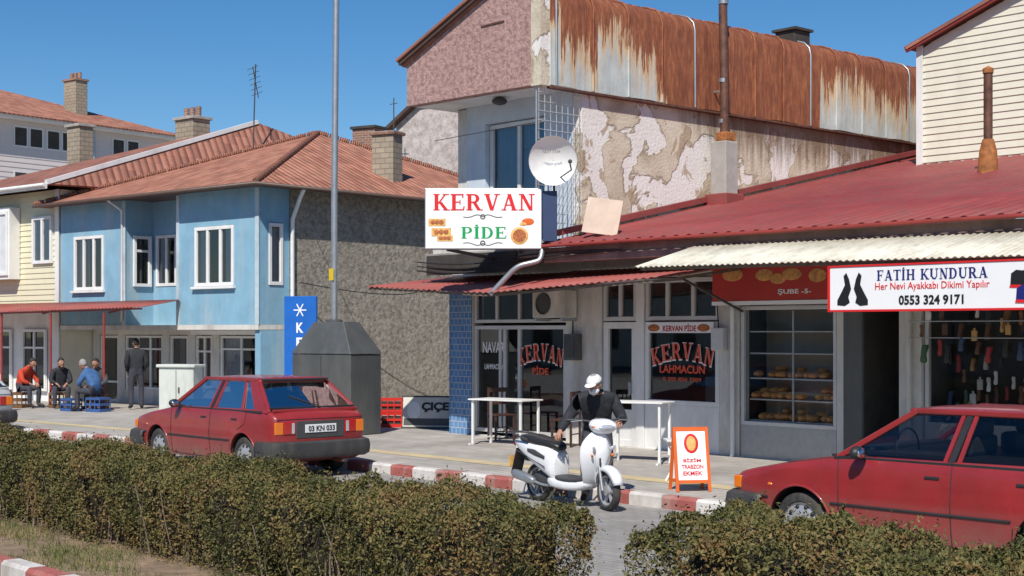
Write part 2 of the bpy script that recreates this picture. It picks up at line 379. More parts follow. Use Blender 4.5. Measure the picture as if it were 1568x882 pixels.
def tile(name,c0,c1,pu=.22,pv=.34,dist=.05):
    m,nt,b=nmat(name); tc=N(nt,'ShaderNodeTexCoord'); sx=N(nt,'ShaderNodeSeparateXYZ'); L(nt,tc.outputs['UV'],sx.inputs[0])
    u=sx.outputs[0];v=sx.outputs[1]
    cu=math_(nt,'FLOOR',math_(nt,'DIVIDE',u,pu)); cv=math_(nt,'FLOOR',math_(nt,'DIVIDE',v,pv))
    cb=N(nt,'ShaderNodeCombineXYZ'); L(nt,cu,cb.inputs[0]);L(nt,cv,cb.inputs[1])
    wn=N(nt,'ShaderNodeTexWhiteNoise'); L(nt,cb.outputs[0],wn.inputs['Vector'])
    f=noise(nt,coords(nt),.7,6,.7)
    k=math_(nt,'ADD',math_(nt,'MULTIPLY',wn.outputs[0],.4),math_(nt,'MULTIPLY',f,.6))
    c=ramp(nt,k,[(.25,c0),(.7,c1)]); c=mixc(nt,ramp(nt,noise(nt,coords(nt,loc=(4,4,4)),2.2,6,.75),[(.5,gray(0)),(.72,gray(.6))]),c,(.16,.11,.08))
    fu=math_(nt,'ABSOLUTE',math_(nt,'SINE',math_(nt,'MULTIPLY',u,math.pi/pu))); fv=math_(nt,'FRACT',math_(nt,'DIVIDE',v,pv))
    h=math_(nt,'SUBTRACT',fu,math_(nt,'MULTIPLY',fv,.7))
    L(nt,c,b.inputs['Base Color']); b.inputs['Roughness'].default_value=.85; bump(nt,b,h,1,dist); return m
M['tile']=tile('clay_roof_tiles',(.30,.11,.07),(.50,.22,.14))
M['tile2']=tile('dark_clay_roof_tiles',(.22,.085,.06),(.38,.16,.11))

def corrmat(name,c0,c1,dirt,amt=.5,rough=.5):
    m,nt,b=nmat(name); v=coords(nt); f=noise(nt,v,.8,6,.7); c=ramp(nt,f,[(.3,c0),(.7,c1)])
    g=noise(nt,coords(nt,(1,.4,1)),4,7,.75); c=mixc(nt,ramp(nt,g,[(.45,gray(0)),(.72,gray(amt))]),c,dirt)
    L(nt,c,b.inputs['Base Color']); b.inputs['Roughness'].default_value=rough; return m
M['redsheet']=corrmat('red_roof_sheet',(.22,.035,.035),(.31,.065,.06),(.15,.07,.06),.7)
M['redawn']=corrmat('faded_red_awning',(.30,.06,.05),(.42,.12,.10),(.2,.12,.1),.7)
M['creamsheet']=corrmat('cream_corrugated_sheet',(.62,.59,.48),(.74,.71,.60),(.25,.2,.14),.7)

def brickm(name,c1,c2,mort,sc,w=.5,h=.25,ms=.02,axis=None,bd=.004,rough=.85,stain=0):
    m,nt,b=nmat(name); tc=N(nt,'ShaderNodeTexCoord'); vec=tc.outputs['Object']
    if axis=='xz':
        s=N(nt,'ShaderNodeSeparateXYZ');L(nt,vec,s.inputs[0]);k=N(nt,'ShaderNodeCombineXYZ');L(nt,math_(nt,'ADD',s.outputs[0],s.outputs[1]),k.inputs[0]);L(nt,s.outputs[2],k.inputs[1]);vec=k.outputs[0]
    t=N(nt,'ShaderNodeTexBrick'); L(nt,vec,t.inputs['Vector']); t.inputs['Color1'].default_value=(*c1,1);t.inputs['Color2'].default_value=(*c2,1);t.inputs['Mortar'].default_value=(*mort,1)
    t.inputs['Scale'].default_value=sc;t.inputs['Brick Width'].default_value=w;t.inputs['Row Height'].default_value=h;t.inputs['Mortar Size'].default_value=ms
    f=noise(nt,coords(nt),.9,7,.7); c=mixc(nt,1.0,t.outputs[0],ramp(nt,f,[(.3,gray(.70)),(.7,gray(1.0))]),'MULTIPLY')
    if stain: c=mixc(nt,ramp(nt,noise(nt,coords(nt,loc=(9,3,0)),.45,8,.7,.5),[(.5,gray(0)),(.7,gray(stain))]),c,(.17,.15,.13))
    L(nt,c,b.inputs['Base Color']); b.inputs['Roughness'].default_value=rough
    bump(nt,b,math_(nt,'ADD',math_(nt,'MULTIPLY',t.outputs[1],-1.0),math_(nt,'MULTIPLY',noise(nt,coords(nt),30,4,.6),.3)),.6,bd); return m
M['brick']=brickm('red_brick',(.38,.17,.10),(.28,.12,.08),(.36,.32,.28),1,.22,.075,.012,'xz')
M['tanbrick']=brickm('tan_block',(.44,.37,.27),(.36,.30,.22),(.25,.22,.18),1,.3,.14,.014,'xz')
M['paver']=brickm('pavement_slabs',(.54,.50,.45),(.46,.425,.38),(.30,.28,.25),1,.4,.2,.008,stain=.5)
M['roadpav']=brickm('road_paving',(.40,.38,.355),(.34,.32,.30),(.22,.21,.19),1,.2,.1,.006,stain=.6)
M['bluetile']=brickm('blue_wall_tile',(.10,.25,.50),(.15,.32,.58),(.5,.52,.55),1,.12,.12,.008,'xz')
M['kerbred']=simple('kerb_red_paint',(.36,.10,.085),.8,var=.2,scale=4,bmp=.004,dirt=((.42,.33,.29),3,.7))
M['kerbwhite']=simple('kerb_white_paint',(.62,.59,.56),.8,var=.12,scale=4,bmp=.004,dirt=((.3,.26,.22),3,.7))
M['asphalt']=simple('ground_earth',(.16,.14,.12),.95,var=.3,scale=.6,bmp=.01,bs=20)

def hedgem(name,cs,sc=1.3):
    m,nt,b=nmat(name); g=N(nt,'ShaderNodeNewGeometry'); f=noise(nt,coords(nt),sc,6,.75)
    k=math_(nt,'ADD',math_(nt,'MULTIPLY',g.outputs['Random Per Island'],.42),math_(nt,'MULTIPLY',maprange(nt,f,.3,.7),.58))
    L(nt,ramp(nt,k,cs),b.inputs['Base Color']); b.inputs['Roughness'].default_value=.65; b.inputs['Specular IOR Level'].default_value=.2
    return m
M['leaf']=hedgem('hedge_leaves',[(.08,(.035,.040,.014)),(.35,(.085,.088,.030)),(.52,(.140,.128,.044)),(.70,(.205,.145,.056)),(.85,(.175,.095,.040)),(1,(.09,.045,.022))])
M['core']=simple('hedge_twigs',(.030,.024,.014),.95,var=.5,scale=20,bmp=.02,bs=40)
M['grass']=hedgem('dry_grass',[(.3,(.07,.10,.025)),(.55,(.15,.16,.05)),(.8,(.30,.24,.12))])

# ---------------------------------------------------------------- sky, sun, camera
W=bpy.data.worlds.new('World'); S.world=W; W.use_nodes=True; nt=W.node_tree
sun_vec=Vector((.60,-.80,0)).normalized(); EL=R(47)
sky=N(nt,'ShaderNodeTexSky',sky_type='NISHITA'); sky.sun_disc=False; sky.sun_elevation=EL; sky.sun_rotation=math.atan2(sun_vec.x,sun_vec.y)
sky.air_density=1.0; sky.dust_density=.15; sky.ozone_density=3.5; sky.altitude=1000
hs=N(nt,'ShaderNodeHueSaturation'); hs.inputs['Saturation'].default_value=1.3; L(nt,sky.outputs[0],hs.inputs['Color'])
L(nt,hs.outputs[0],nt.nodes['Background'].inputs[0]); nt.nodes['Background'].inputs[1].default_value=.10
sl=bpy.data.lights.new('sun','SUN'); sl.energy=5.0; sl.angle=R(.5); sl.color=(1,.95,.87)
so=bpy.data.objects.new('sun',sl); link(so); sd=Vector((sun_vec.x*math.cos(EL),sun_vec.y*math.cos(EL),math.sin(EL)))
so.rotation_euler=sd.to_track_quat('Z','Y').to_euler(); so.location=(10,-20,30)
cd=bpy.data.cameras.new('camera'); cd.lens=50.5; cd.sensor_width=36; cd.shift_y=.042; cd.clip_end=2000; cd.clip_start=.1
co=bpy.data.objects.new('camera',cd); link(co); co.location=(0,0,2.05); co.rotation_euler=(R(90),0,R(48)); S.camera=co
S.view_settings.view_transform='Standard'; S.view_settings.look='None'; S.view_settings.exposure=0

# ---------------------------------------------------------------- ground, road, pavement, kerbs
mesh('ground',[(-500,-500,-.03),(500,-500,-.03),(500,500,-.03),(-500,500,-.03)],[(0,1,2,3)],M['asphalt'])
mesh('road',[(-90,-12,0),(60,-12,0),(60,12.6,0),(-20,12.6,0),(-90,7,0)],[(0,1,2,3,4)],M['roadpav'])
prism_xy('pavement',None,[(60,12.55),(60,70),(-90,70),(-90,5.15),(-29,11.65),(-20,12.55)],-.02,.125,M['paver'])
mesh('tactile_paving_strip',[(20,13.6,.129),(20,13.95,.129),(-20,13.95,.129),(-29,13.05,.129),(-60,9.9,.129),(-60,9.55,.129),(-29,12.7,.129),(-20,13.6,.129)],[(0,1,2,3,6,7),(3,4,5,6)],M['yellowtac'])
def kerb(name,line,step=.52,w=.16,h=.15):
    vs=[];fs=[];mi=[];k=0
    for a,b in zip(line[:-1],line[1:]):
        a=Vector((*a,0));b=Vector((*b,0));d=b-a;Ln=d.length;d.normalize();s=Vector((-d.y,d.x,0))
        if s.y<0: s=-s
        n=max(1,round(Ln/step)); st=Ln/n
        for i in range(n):
            q0=a+d*(i*st+.006);q1=a+d*((i+1)*st-.006); hh=h+random.uniform(-.006,.006); j=random.uniform(-.008,.008)
            nn=len(vs); o=s*j
            for q in(q0,q1):
                vs+= [q+o,q+o+Vector((0,0,hh-.03)),q+o+s*.03+Vector((0,0,hh)),q+o+s*w+Vector((0,0,hh)),q+o+s*w]
            fs+=[tuple(nn+x for x in f) for f in[(0,1,6,5),(1,2,7,6),(2,3,8,7),(3,4,9,8),(4,3,2,1,0),(5,6,7,8,9)]]
            mi+=[k%2]*6; k+=1
    return mesh(name,vs,fs,[M['kerbred'],M['kerbwhite']],None,False,mi)
kerb('kerb',[(8,12.4),(-20,12.4),(-29,11.5),(-60,8.4)])
prism_xy('median_strip',None,[(20,4.95),(20,7.5),(-60,7.5),(-60,4.95)],-.02,.10,M['soil'])
kerb('median_kerb',[(5,4.8),(-45,4.8)]); kerb('median_kerb',[(5,7.5),(-45,7.5)])
box('garden_path',None,-6.98,-5.62,4.97,7.5,.05,.125,M['concrete'])

# ---------------------------------------------------------------- hedges
def hedge(name,x0,x1,y0,y1,h,n,z0=.1):
    def lump(x,y,z): return .040*np.sin(x*2.3+y*3)+.035*np.sin(x*5.1+z*6+1)+.026*np.sin(x*11+y*9+z*7)+.018*np.sin(x*23+z*19+y*13)+.012*np.sin(x*41-z*37+y*29)
    nx=int((x1-x0)/.12)+2; ring=[(-1,0),(-1,.35),(-1,.8),(-.8,1),(0,1.02),(.8,1),(1,.8),(1,.35),(1,0)]
    vs=[];fs=[];k=len(ring)
    for i in range(nx):
        t=i/(nx-1);x=x0+.16+t*(x1-x0-.32); e=min(1,min(t,1-t)*nx*.12/.3+.3)
        for a,b in ring:
            hw=(y1-y0)/2-.15
            r=random.uniform(-.04,.04)
            vs.append((x+r,(y0+y1)/2+a*hw*e*(.72+.28*min(1,b*2.0))+r,z0+b*(h-.14)*(.7+.3*e)+r*.5))
    for i in range(nx-1):
        for j in range(k-1):
            q=i*k+j;fs.append((q,q+k,q+k+1,q+1))
    fs.append(tuple(range(k)));fs.append(tuple((nx-1)*k+j for j in range(k)))
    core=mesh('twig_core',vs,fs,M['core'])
    Lx=x1-x0;Ly=y1-y0;r=.16
    A=np.array([Lx*Ly*1.2,Lx*h,Lx*h,Ly*h,Ly*h]); c=np.random.choice(5,n,p=A/A.sum())
    u=np.random.rand(n);v=np.random.rand(n)
    X=np.select([c==0,c==1,c==2,c==3,c==4],[x0+u*Lx,x0+u*Lx,x0+u*Lx,x0+0*u,x1+0*u])
    Y=np.select([c==0,c==1,c==2,c==3,c==4],[y0+v*Ly,y0+0*u,y1+0*u,y0+u*Ly,y0+u*Ly])
    Z=np.where(c==0,h,v*h)
    P=np.stack([X,Y,Z],1)
    lo=np.array([x0+r,y0+r,0]);hi=np.array([x1-r,y1-r,h-r])
    Q=np.clip(P,lo,hi); D=P-Q; Dn=np.linalg.norm(D,axis=1,keepdims=True)+1e-6; Nn=D/Dn
    dep=np.abs(np.random.randn(n))*.05; spk=np.where(np.random.rand(n)<.10,np.random.rand(n)**2*.10,0)
    low=np.clip(1-Z/(h*.45),0,1)*.12
    P=Q+Nn*(r+lump(X,Y,Z)-dep+spk-low*np.random.rand(n))[:,None]; P[:,2]+=z0
    hole=np.sin(X*7.3+Z*9)+np.sin(X*13.1-Z*17+Y*5)+np.sin(Y*11+X*3.7)
    keep=(np.random.rand(n)>np.clip(.55-Z/h*1.3,0,.5)*(c>0))&((hole<1.4)|(np.random.rand(n)<.3)); P=P[keep];Nn=Nn[keep]; n=len(P)
    a=np.random.randn(n,3)+Nn*.3; a/=np.linalg.norm(a,axis=1,keepdims=True)
    nn=np.random.randn(n,3)*.8+Nn*.9+np.array([0,0,.4]); b=np.cross(nn,a); b/=np.linalg.norm(b,axis=1,keepdims=True)
    la=np.random.uniform(.008,.019,(n,1)); lb=la*np.random.uniform(.35,.6,(n,1))
    V=np.stack([P-a*la,P+b*lb,P+a*la,P-b*lb],1).reshape(-1,3)
    me=bpy.data.meshes.new(name); me.vertices.add(4*n); me.vertices.foreach_set('co',V.ravel()); me.loops.add(4*n); me.loops.foreach_set('vertex_index',np.arange(4*n,dtype=np.int32))
    me.polygons.add(n); me.polygons.foreach_set('loop_start',np.arange(0,4*n,4,dtype=np.int32)); me.update(calc_edges=True); me.materials.append(M['leaf'])
    o=link(bpy.data.objects.new(name,me)); core.parent=o
    vs=[];fs=[]
    for i in range(int((x1-x0)*30)):
        x=random.uniform(x0+.1,x1-.1); y=random.choice([y0+.12,y0+.2,y1-.2,(y0+y1)/2])+random.uniform(-.08,.08); q=Vector((x,y,z0-.03)); w=random.uniform(.005,.012)
        e=q+Vector((random.uniform(-.25,.25),random.choice([-1,1])*random.uniform(.0,.12),random.uniform(.35,.72)))
        k0=len(vs)
        for c_,s in((q,w),(q.lerp(e,.5)+Vector((random.uniform(-.06,.06),0,0)),w*.7),(e,w*.3)):
            for t in range(4): vs.append(c_+Vector((math.cos(t*1.57)*s,math.sin(t*1.57)*s,0)))
        for j in(0,4):
            for t in range(4): fs.append((k0+j+t,k0+j+(t+1)%4,k0+j+4+(t+1)%4,k0+j+4+t))
    mesh('stems',vs,fs,M['woodweather'],o)
    return o
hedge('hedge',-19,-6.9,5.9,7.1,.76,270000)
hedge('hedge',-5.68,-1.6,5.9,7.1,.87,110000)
gv=[];gf=[]
for i in range(16000):
    x=random.uniform(-19,-8); y=random.uniform(4.98,5.95)
    if math.sin(x*3.1)+math.sin(y*7+x)+random.uniform(-1.2,1.2)<0: continue
    h_=random.uniform(.02,.08);a=random.uniform(0,6.28);dx=math.cos(a)*.004;dy=math.sin(a)*.004;lx=random.uniform(-.03,.03);ly=random.uniform(-.03,.03)
    k=len(gv); gv+=[(x-dx,y-dy,.1),(x+dx,y+dy,.1),(x+lx,y+ly,.1+h_)]; gf.append((k,k+1,k+2))
mesh('grass',gv,gf,M['grass'])

# ---------------------------------------------------------------- window helper
def window(name,p,x0,x1,z0,z1,y,cols=(.5,),rows=(),fw=.06,fm=None,curtain=None,back=True,gy=.05,dep=.07,glass=None):
    fm=fm or M['white']; e=empty(name,p=p)
    L_=[(x0,x1,y,y+dep,z0,z0+fw),(x0,x1,y,y+dep,z1-fw,z1),(x0,x0+fw,y,y+dep,z0+fw,z1-fw),(x1-fw,x1,y,y+dep,z0+fw,z1-fw)]
    xm=[x0+(x1-x0)*c for c in cols]; zm=[z0+(z1-z0)*r for r in rows]
    for c in xm: L_.append((c-fw*.5,c+fw*.5,y+.006,y+dep-.006,z0+fw,z1-fw))
    xe=[x0+fw]+[v for c in xm for v in(c-fw*.5,c+fw*.5)]+[x1-fw]
    for r in zm:
        for i in range(0,len(xe),2): L_.append((xe[i],xe[i+1],y+.01,y+dep-.01,r-fw*.4,r+fw*.4))
    boxes('frame',e,L_,fm,.006)
    mesh('glass',[(x0+fw*.5,y+gy,z0+fw*.5),(x1-fw*.5,y+gy,z0+fw*.5),(x1-fw*.5,y+gy,z1-fw*.5),(x0+fw*.5,y+gy,z1-fw*.5)],[(0,1,2,3)],glass or M['glass'],e)
    if curtain:
        for (a,b) in curtain:
            n=24;vs=[];X0=x0+(x1-x0)*a;X1=x0+(x1-x0)*b
            for i in range(n+1):
                X=X0+(X1-X0)*i/n; Y=y+.14+.018*math.sin(i*1.9)
                vs+=[(X,Y,z0),(X,Y,z1)]
            mesh('curtain',vs,[(2*i,2*i+2,2*i+3,2*i+1) for i in range(n)],M['curtain'],e,True)
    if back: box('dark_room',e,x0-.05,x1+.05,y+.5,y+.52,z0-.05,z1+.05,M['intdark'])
    return e

# ---------------------------------------------------------------- restaurant building (two storeys)
RB=empty('restaurant_building')
XR=-17.45
box('left_wall',RB,-20.75,-20.5,17.32,32,.1,6.19,M['offwhite'])
box('back_wall',RB,-20.45,XR-.22,31.7,31.95,.1,6.24,M['offwhite'])
sw=empty('right_wall',(XR,0,0),R(90),RB)   # local x runs along world y, faces +x
box('peeling_wall',sw,17.32,31.9,0,.2,3.3,6.25,M['peel'])
walls('upper_front_wall',RB,-20.48,XR-.21,3.45,6.24,17.3,.22,[(-19.95,-18.35,3.6,5.85)],simple('shade_tinted_plaster',(.58,.65,.72),.8,var=.08,dirt=((.25,.25,.25),1.2,.3)))  # white wall; the blue cast of its shade is put into the plaster colour
w=window('balcony_door',RB,-19.93,-18.37,3.62,5.83,17.4,(.5,),(),.08)
cv=[]
for i in range(40): cv+=[(-19.9+1.5*i/39,17.53+.03*math.sin(i*1.5),3.65),(-19.9+1.5*i/39,17.53+.03*math.sin(i*1.5),5.8)]
mesh('blue_curtain',cv,[(2*i,2*i+2,2*i+3,2*i+1) for i in range(39)],M['bluecurtain'],w,True)
box('balcony_slab',RB,-20.4,-17.42,16.25,17.3,3.28,3.44,M['concrete'],.01)
box('balcony_parapet',RB,-20.2,-18.9,16.27,16.37,3.44,4.35,M['offwhite'])
box('soffit',RB,-21.0,-17.46,16.52,17.29,6.20,6.245,M['white'])
box('soffit_side',RB,-21.0,-20.76,17.3,32,6.2,6.245,M['white'])
prism_xz('pink_gable',RB,[(-21.0,6.2),(-17.62,6.16),(-17.62,7.98),(-18.4,7.98),(-21.0,6.98)],16.3,16.51,M['pinkstucco'])
prism_xz('corner_plaster',RB,[(-17.62,6.14),(-17.38,6.14),(-17.38,7.75),(-17.62,7.9)],16.29,16.6,M['peel'])
box('left_gable_side',RB,-21.0,-20.8,16.52,32,6.246,6.9,M['pinkstucco'])
beam('verge',RB,(-21.12,16.32,6.98),(-18.3,16.32,8.08),.26,.06,M['brownframe'])
beam('verge_tiles',RB,(-21.15,16.3,7.04),(-18.3,16.3,8.15),.30,.05,M['tile2'])
roofpoly('left_roof_slope',RB,[(-21.1,32,6.98),(-21.1,16.25,6.98),(-18.3,16.25,8.1),(-18.3,32,8.1)],M['tile2'])
box('gable_wall_hook',RB,-18.9,-18.3,16.285,16.3,7.32,7.35,M['rustpipe'])
vs=[];fs=[]
prof=[(XR+.10,6.14),(XR+.10,7.55),(XR+.06,7.70),(XR-.06,7.82),(XR-.3,7.9),(XR-1.0,8.0)]
ys=[16.52+i*.22 for i in range(72)]
for y in ys:
    jit=.012*math.sin(y*9)+.008*math.sin(y*23)
    for i,(x,z) in enumerate(prof): vs.append((x+(jit if i<3 else 0),y,z+(.02*math.sin(y*3.1) if i==0 else 0)))
k=len(prof)
for a in range(len(ys)-1):
    for j in range(k-1): fs.append((a*k+j,(a+1)*k+j,(a+1)*k+j+1,a*k+j+1))
mesh('rusty_cladding',vs,fs,M['rustclad'],RB,True)
for i in range(18):
    y=16.6+i*.88; pts=[(x+.018,y+random.uniform(-.015,.015),z+.01) for x,z in prof]
    tube('seam',RB,pts,.02,M['rustclad'] if i%4 else M['steel'],res=1)
box('cladding_return',RB,XR-.0,XR+.09,16.5,16.53,6.16,7.6,M['rustclad'])
box('drip_edge',RB,XR+.0,XR+.13,16.5,32,6.10,6.135,M['rustpipe'])
bars=[]
for i in range(8): 
    y=16.32+i*.135; bars.append((XR-.016,XR-.008,y,y+.007,3.5,6.12))
for i in range(17):
    z=3.55+i*.155; bars.append((XR-.005,XR+.003,16.30,17.28,z,z+.007))
boxes('lattice',RB,bars,M['alu'])
tube('balcony_post',RB,[(-17.55,16.35,3.4),(-17.55,16.35,6.15)],.02,M['steel'])
ellipsoid('ceiling_lamp',RB,(-19.1,16.9,6.13),(.14,.14,.07),M['darkgray'])
tube('clothes_line',RB,[(-20.3,16.4,5.5),(-17.5,16.4,5.55)],.006,M['cable'])
FP=empty('flue_pipe',(-17.12,20.7,0))
box('masonry_base',FP,-.18,.18,-.18,.18,4.2,5.55,M['concrete'],.02)
box('flashing',FP,-.26,.26,-.26,.26,4.15,4.58,M['redsheet'],.02)
box('cap',FP,-.1,.16,-.14,.14,5.55,5.72,M['rustorange'],.02)
tube('pipe',FP,[(0,0,5.7),(0,0,6.6),(-.03,0,7.9),(-.05,0,10.5)],.08,M['rustpipe'])
for z in (5.9,6.65,8.1,8.7): tube('collar',FP,[(-.02,0,z),(-.02,0,z+.07)],.092,M['steel'])
beam('bracket',FP,(0,0,6.5),(-.3,0,6.5),.03,.03,M['steel'])
RC=empty('roof_chimney',(-17.95,23.8,0)); box('stack',RC,-.2,.3,-.25,.25,7.8,8.12,M['intdark'],.02); box('cap',RC,-.25,.35,-.3,.3,8.12,8.17,M['intdark'])

# ---------------------------------------------------------------- shop row
SR=empty('shop_building')
F=17.3
ops=[(-20.3,-17.82,.14,2.92),(-16.96,-14.41,.14,2.92),(-14.02,-12.23,.14,2.45),(-12.11,-11.2,.14,2.45),(-10.85,-7.4,.14,2.45),(-7.1,-4.2,.14,2.45)]
walls('front_wall',SR,-20.9,-3.0,.1,3.3,F,.25,ops,M['offwhite'])
box('tile_pilaster',SR,-20.93,-20.32,F-.03,F-.002,.1,2.9,M['bluetile'])
box('tile_pilaster_side',SR,-20.95,-20.92,F-.03,F+3,.1,2.9,M['bluetile'])
box('eave_slab',SR,-17.3,-3.0,16.3,F+.2,3.301,3.42,M['concretered'])
box('eave_beam',SR,-17.3,-3.0,16.28,16.42,3.18,3.298,M['concretered'],.01)
corr('red_roof',SR,(-17.34,16.15,3.47),(-2,16.15,3.47),(-2,33,3.47+.208*16.85),(-17.34,33,3.47+.208*16.85),.25,.025,M['redsheet'],6,6)
tube('roof_edge',SR,[(-17.3,16.13,3.44),(-2,16.13,3.44)],.03,M['redpost'])
beam('roof_wall_flashing',SR,(-17.36,16.2,3.60),(-17.36,31,3.60+.208*14.8),.12,.1,M['redsheet'])
box('floor',SR,-20.6,-3.2,F+.25,22,.13,.14,M['interior']); box('back',SR,-20.6,-3.2,22,22.1,.1,3.3,M['interior'])
box('ceiling',SR,-20.6,-3.2,F+.25,22,3.2,3.28,M['interior'])
for x in(-20.55,-14.3,-12.2,-11.05,-7.3,-3.3): box('partition',SR,x,x+.08,F+.26,21.99,.141,3.199,M['interior'])
window('restaurant_window',SR,-20.28,-17.84,.2,2.15,F+.02,(.29,.34,.5),(),.07,M['alu'],back=False)
window('restaurant_transom',SR,-20.28,-17.84,2.2,2.9,F+.02,(.25,.5,.75),(),.06,M['alu'],back=False)
D_=window('restaurant_door',SR,-16.94,-16.18,.14,2.2,F+.02,(),(),.11,M['white'],back=False)
box('kick_panel',D_,-16.83,-16.29,F+.03,F+.07,.25,.75,M['white'])
box('door_handle',D_,-16.32,-16.28,F-.03,F+.01,1.0,1.2,M['steel'])
box('jamb',SR,-16.17,-16.0,F+.0,F+.2,.14,2.92,M['white'])
window('restaurant_window',SR,-15.99,-14.43,.86,2.2,F+.02,(),(),.08,M['white'],back=False)
box('window_base_panel',SR,-15.99,-14.43,F+.02,F+.15,.14,.859,M['white'])
window('restaurant_transom',SR,-15.98,-14.43,2.22,2.9,F+.02,(.3,.65),(),.07,M['alu'],back=False)
window('door_transom',SR,-16.94,-16.18,2.22,2.9,F+.02,(.5,),(),.07,M['alu'],back=False)
def arch(s,x,z,w,h,rise,m,y=F+.03):
    n=len(s)
    for i,c in enumerate(s):
        t=(i-(n-1)/2)/((n-1)/2); g=serif(c,None,0,0,0,w/n*.86,h,m); g.parent=SR; g.location=(x+t*w*.43,y,z-rise*t*t); g.rotation_euler=(0,R(12)*t,0)
        g2=serif(c,None,0,0,0,w/n*.98,h*1.12,M['signwhite']); g2.parent=SR; g2.location=(x+t*w*.43,y+.006,z-rise*t*t-.005); g2.rotation_euler=(0,R(12)*t,0)
arch('KERVAN',-15.2,1.73,1.3,.26,.09,M['redfaded']); arch('KERVAN',-18.5,1.68,1.15,.28,.09,M['redfaded'])
def ltext(s,x,z,w,h,m,b=.02,y=F+.03): return text(s,SR,x,z,y,w,h,m,b)
ltext('LAHMACUN',-15.2,1.44,.95,.13,M['redfaded']); ltext('0 505 856 1509',-15.2,1.28,.8,.06,M['redfaded'],0)
ltext('PİDE',-18.5,1.36,.42,.16,M['redfaded']); ltext('NAVAR',-19.75,1.75,.6,.2,M['whiteclean']); ltext('LAHMACUN',-19.75,1.4,.5,.1,M['whiteclean'])
SB=box('small_board',SR,-15.9,-14.5,F-.03,F-.0,2.02,2.19,M['signwhite']); text('KERVAN PİDE',SR,-15.2,2.105,F-.034,.7,.12,M['signred'],.02)
for x in(-15.75,-14.7): ellipsoid('food_photo',SR,(x,F-.032,2.1),(.13,.004,.06),M['pide'])
for x in(-19.4,-18.4,-15.3): 
    boxes('indoor_table',SR,[(x-.35,x+.35,18.6,19.2,.85,.88),(x-.03,x+.03,18.87,18.93,.14,.85)],M['wood'])
box('counter',SR,-17.4,-16.5,20.5,21,.14,1.2,M['white'])
MB=empty('electric_meter_box'); box('case',MB,-17.72,-17.42,F-.16,F-.004,1.55,2.0,M['graycab'],.01); box('door',MB,-17.69,-17.45,F-.175,F-.162,1.6,1.95,M['darkgray']); tube('conduit',MB,[(-17.6,F-.05,2.0),(-17.6,F-.05,2.9)],.015,M['darkgray'])
AC=empty('air_conditioner_unit'); box('case',AC,-18.3,-17.5,F-.35,F-.05,2.28,2.75,M['offwhite'],.015); lathe('fan_grille',AC,[(.001,0),(.17,0),(.18,-.02),(.19,0)],M['darkgray'],24,'y',(-18.02,F-.352,2.52))
box('bracket',AC,-18.25,-18.2,F-.35,F-.01,2.22,2.28,M['steel']); box('bracket',AC,-17.6,-17.55,F-.35,F-.01,2.22,2.28,M['steel'])
PB=empty('phone_junction_box'); box('case',PB,-14.48,-14.24,F-.12,F-.004,1.75,2.1,M['alu'],.01); tube('cable',PB,[(-14.4,F-.03,2.1),(-14.42,F-.04,2.5),(-14.3,F-.03,3.1)],.01,M['cable'])
tube('drain_pipe',SR,[(-14.1,F-.06,.13),(-14.1,F-.06,3.1)],.035,M['white'])
tube('drain_pipe',SR,[(-11.0,F-.07,.13),(-11.0,F-.07,3.1)],.04,M['offwhite'])
corr('awning_left',SR,(-21.25,15.55,2.86),(-17.85,15.55,2.68),(-17.5,17.28,3.06),(-21.05,17.28,3.06),.15,.015,M['redawn'])
corr('awning_right',SR,(-17.9,15.5,2.68),(-13.65,15.6,2.86),(-13.9,17.28,3.07),(-17.6,17.28,3.08),.15,.015,M['redawn'])
for (x,z) in((-21.2,2.83),(-19.5,2.74),(-17.87,2.64),(-15.8,2.73),(-13.75,2.81)): beam('awning_rib',SR,(x,15.6,z),(x,17.28,3.02),.04,.04,M['woodweather'])
beam('awning_front_rail',SR,(-21.2,15.6,2.82),(-17.87,15.6,2.64),.04,.04,M['woodweather']); beam('awning_front_rail',SR,(-17.87,15.6,2.64),(-13.75,15.65,2.8),.04,.04,M['woodweather'])
beam('awning_strut',SR,(-13.75,15.7,2.8),(-13.95,F,2.35),.03,.03,M['darkgray'])
box('fascia_shade_board',SR,-20.3,-17.9,16.2,16.24,3.05,3.4,M['intdark'])  # fascia coloured dark to hold the shadow below the sign
for i in range(3): tube('fascia_cable',SR,[(-20.5,16.15,3.3-.08*i),(-19,16.1,3.15-.08*i),(-17.2,16.2,3.38-.06*i),(-15.5,16.25,3.32)],.012,M['cable'],True)
corr('cream_canopy',SR,(-14.15,15.1,2.97),(-4,15.1,2.86),(-4,16.35,3.24),(-13.95,16.35,3.34),.1,.014,M['creamsheet'],6)
beam('canopy_rail',SR,(-14.1,15.2,2.94),(-4,15.2,2.83),.04,.04,M['woodweather'])
for x in(-14.0,-12.4,-10.8): beam('canopy_rib',SR,(x,15.15,2.93),(x,17.28,3.2),.03,.04,M['woodweather'])
BS=empty('bakery_sign'); box('board',BS,-14.3,-12.05,F-.3,F-.2,2.50,3.05,M['signred'],.01); box('lower_trim',BS,-14.3,-12.05,F-.31,F-.2,2.44,2.498,M['signwhite'])
for x,z,a,b in((-13.9,2.9,.2,.1),(-13.3,2.88,.17,.09),(-13.05,2.82,.15,.08),(-12.8,2.88,.18,.09),(-12.35,2.85,.16,.1)): ellipsoid('bread_photo',BS,(x,F-.302,z),(a,.006,b),M['bread'])
text('ŞUBE -5-',BS,-12.75,2.62,F-.305,.6,.09,M['signwhite'],.02)
window('bakery_window',SR,-14.0,-12.25,.62,2.43,F+.02,(),(),.06,M['alu'],back=False,glass=M['clearglass'])
box('bakery_base',SR,-14.0,-12.25,F+.02,F+.15,.14,.619,M['steel'])
shelf=empty('bread_shelf')
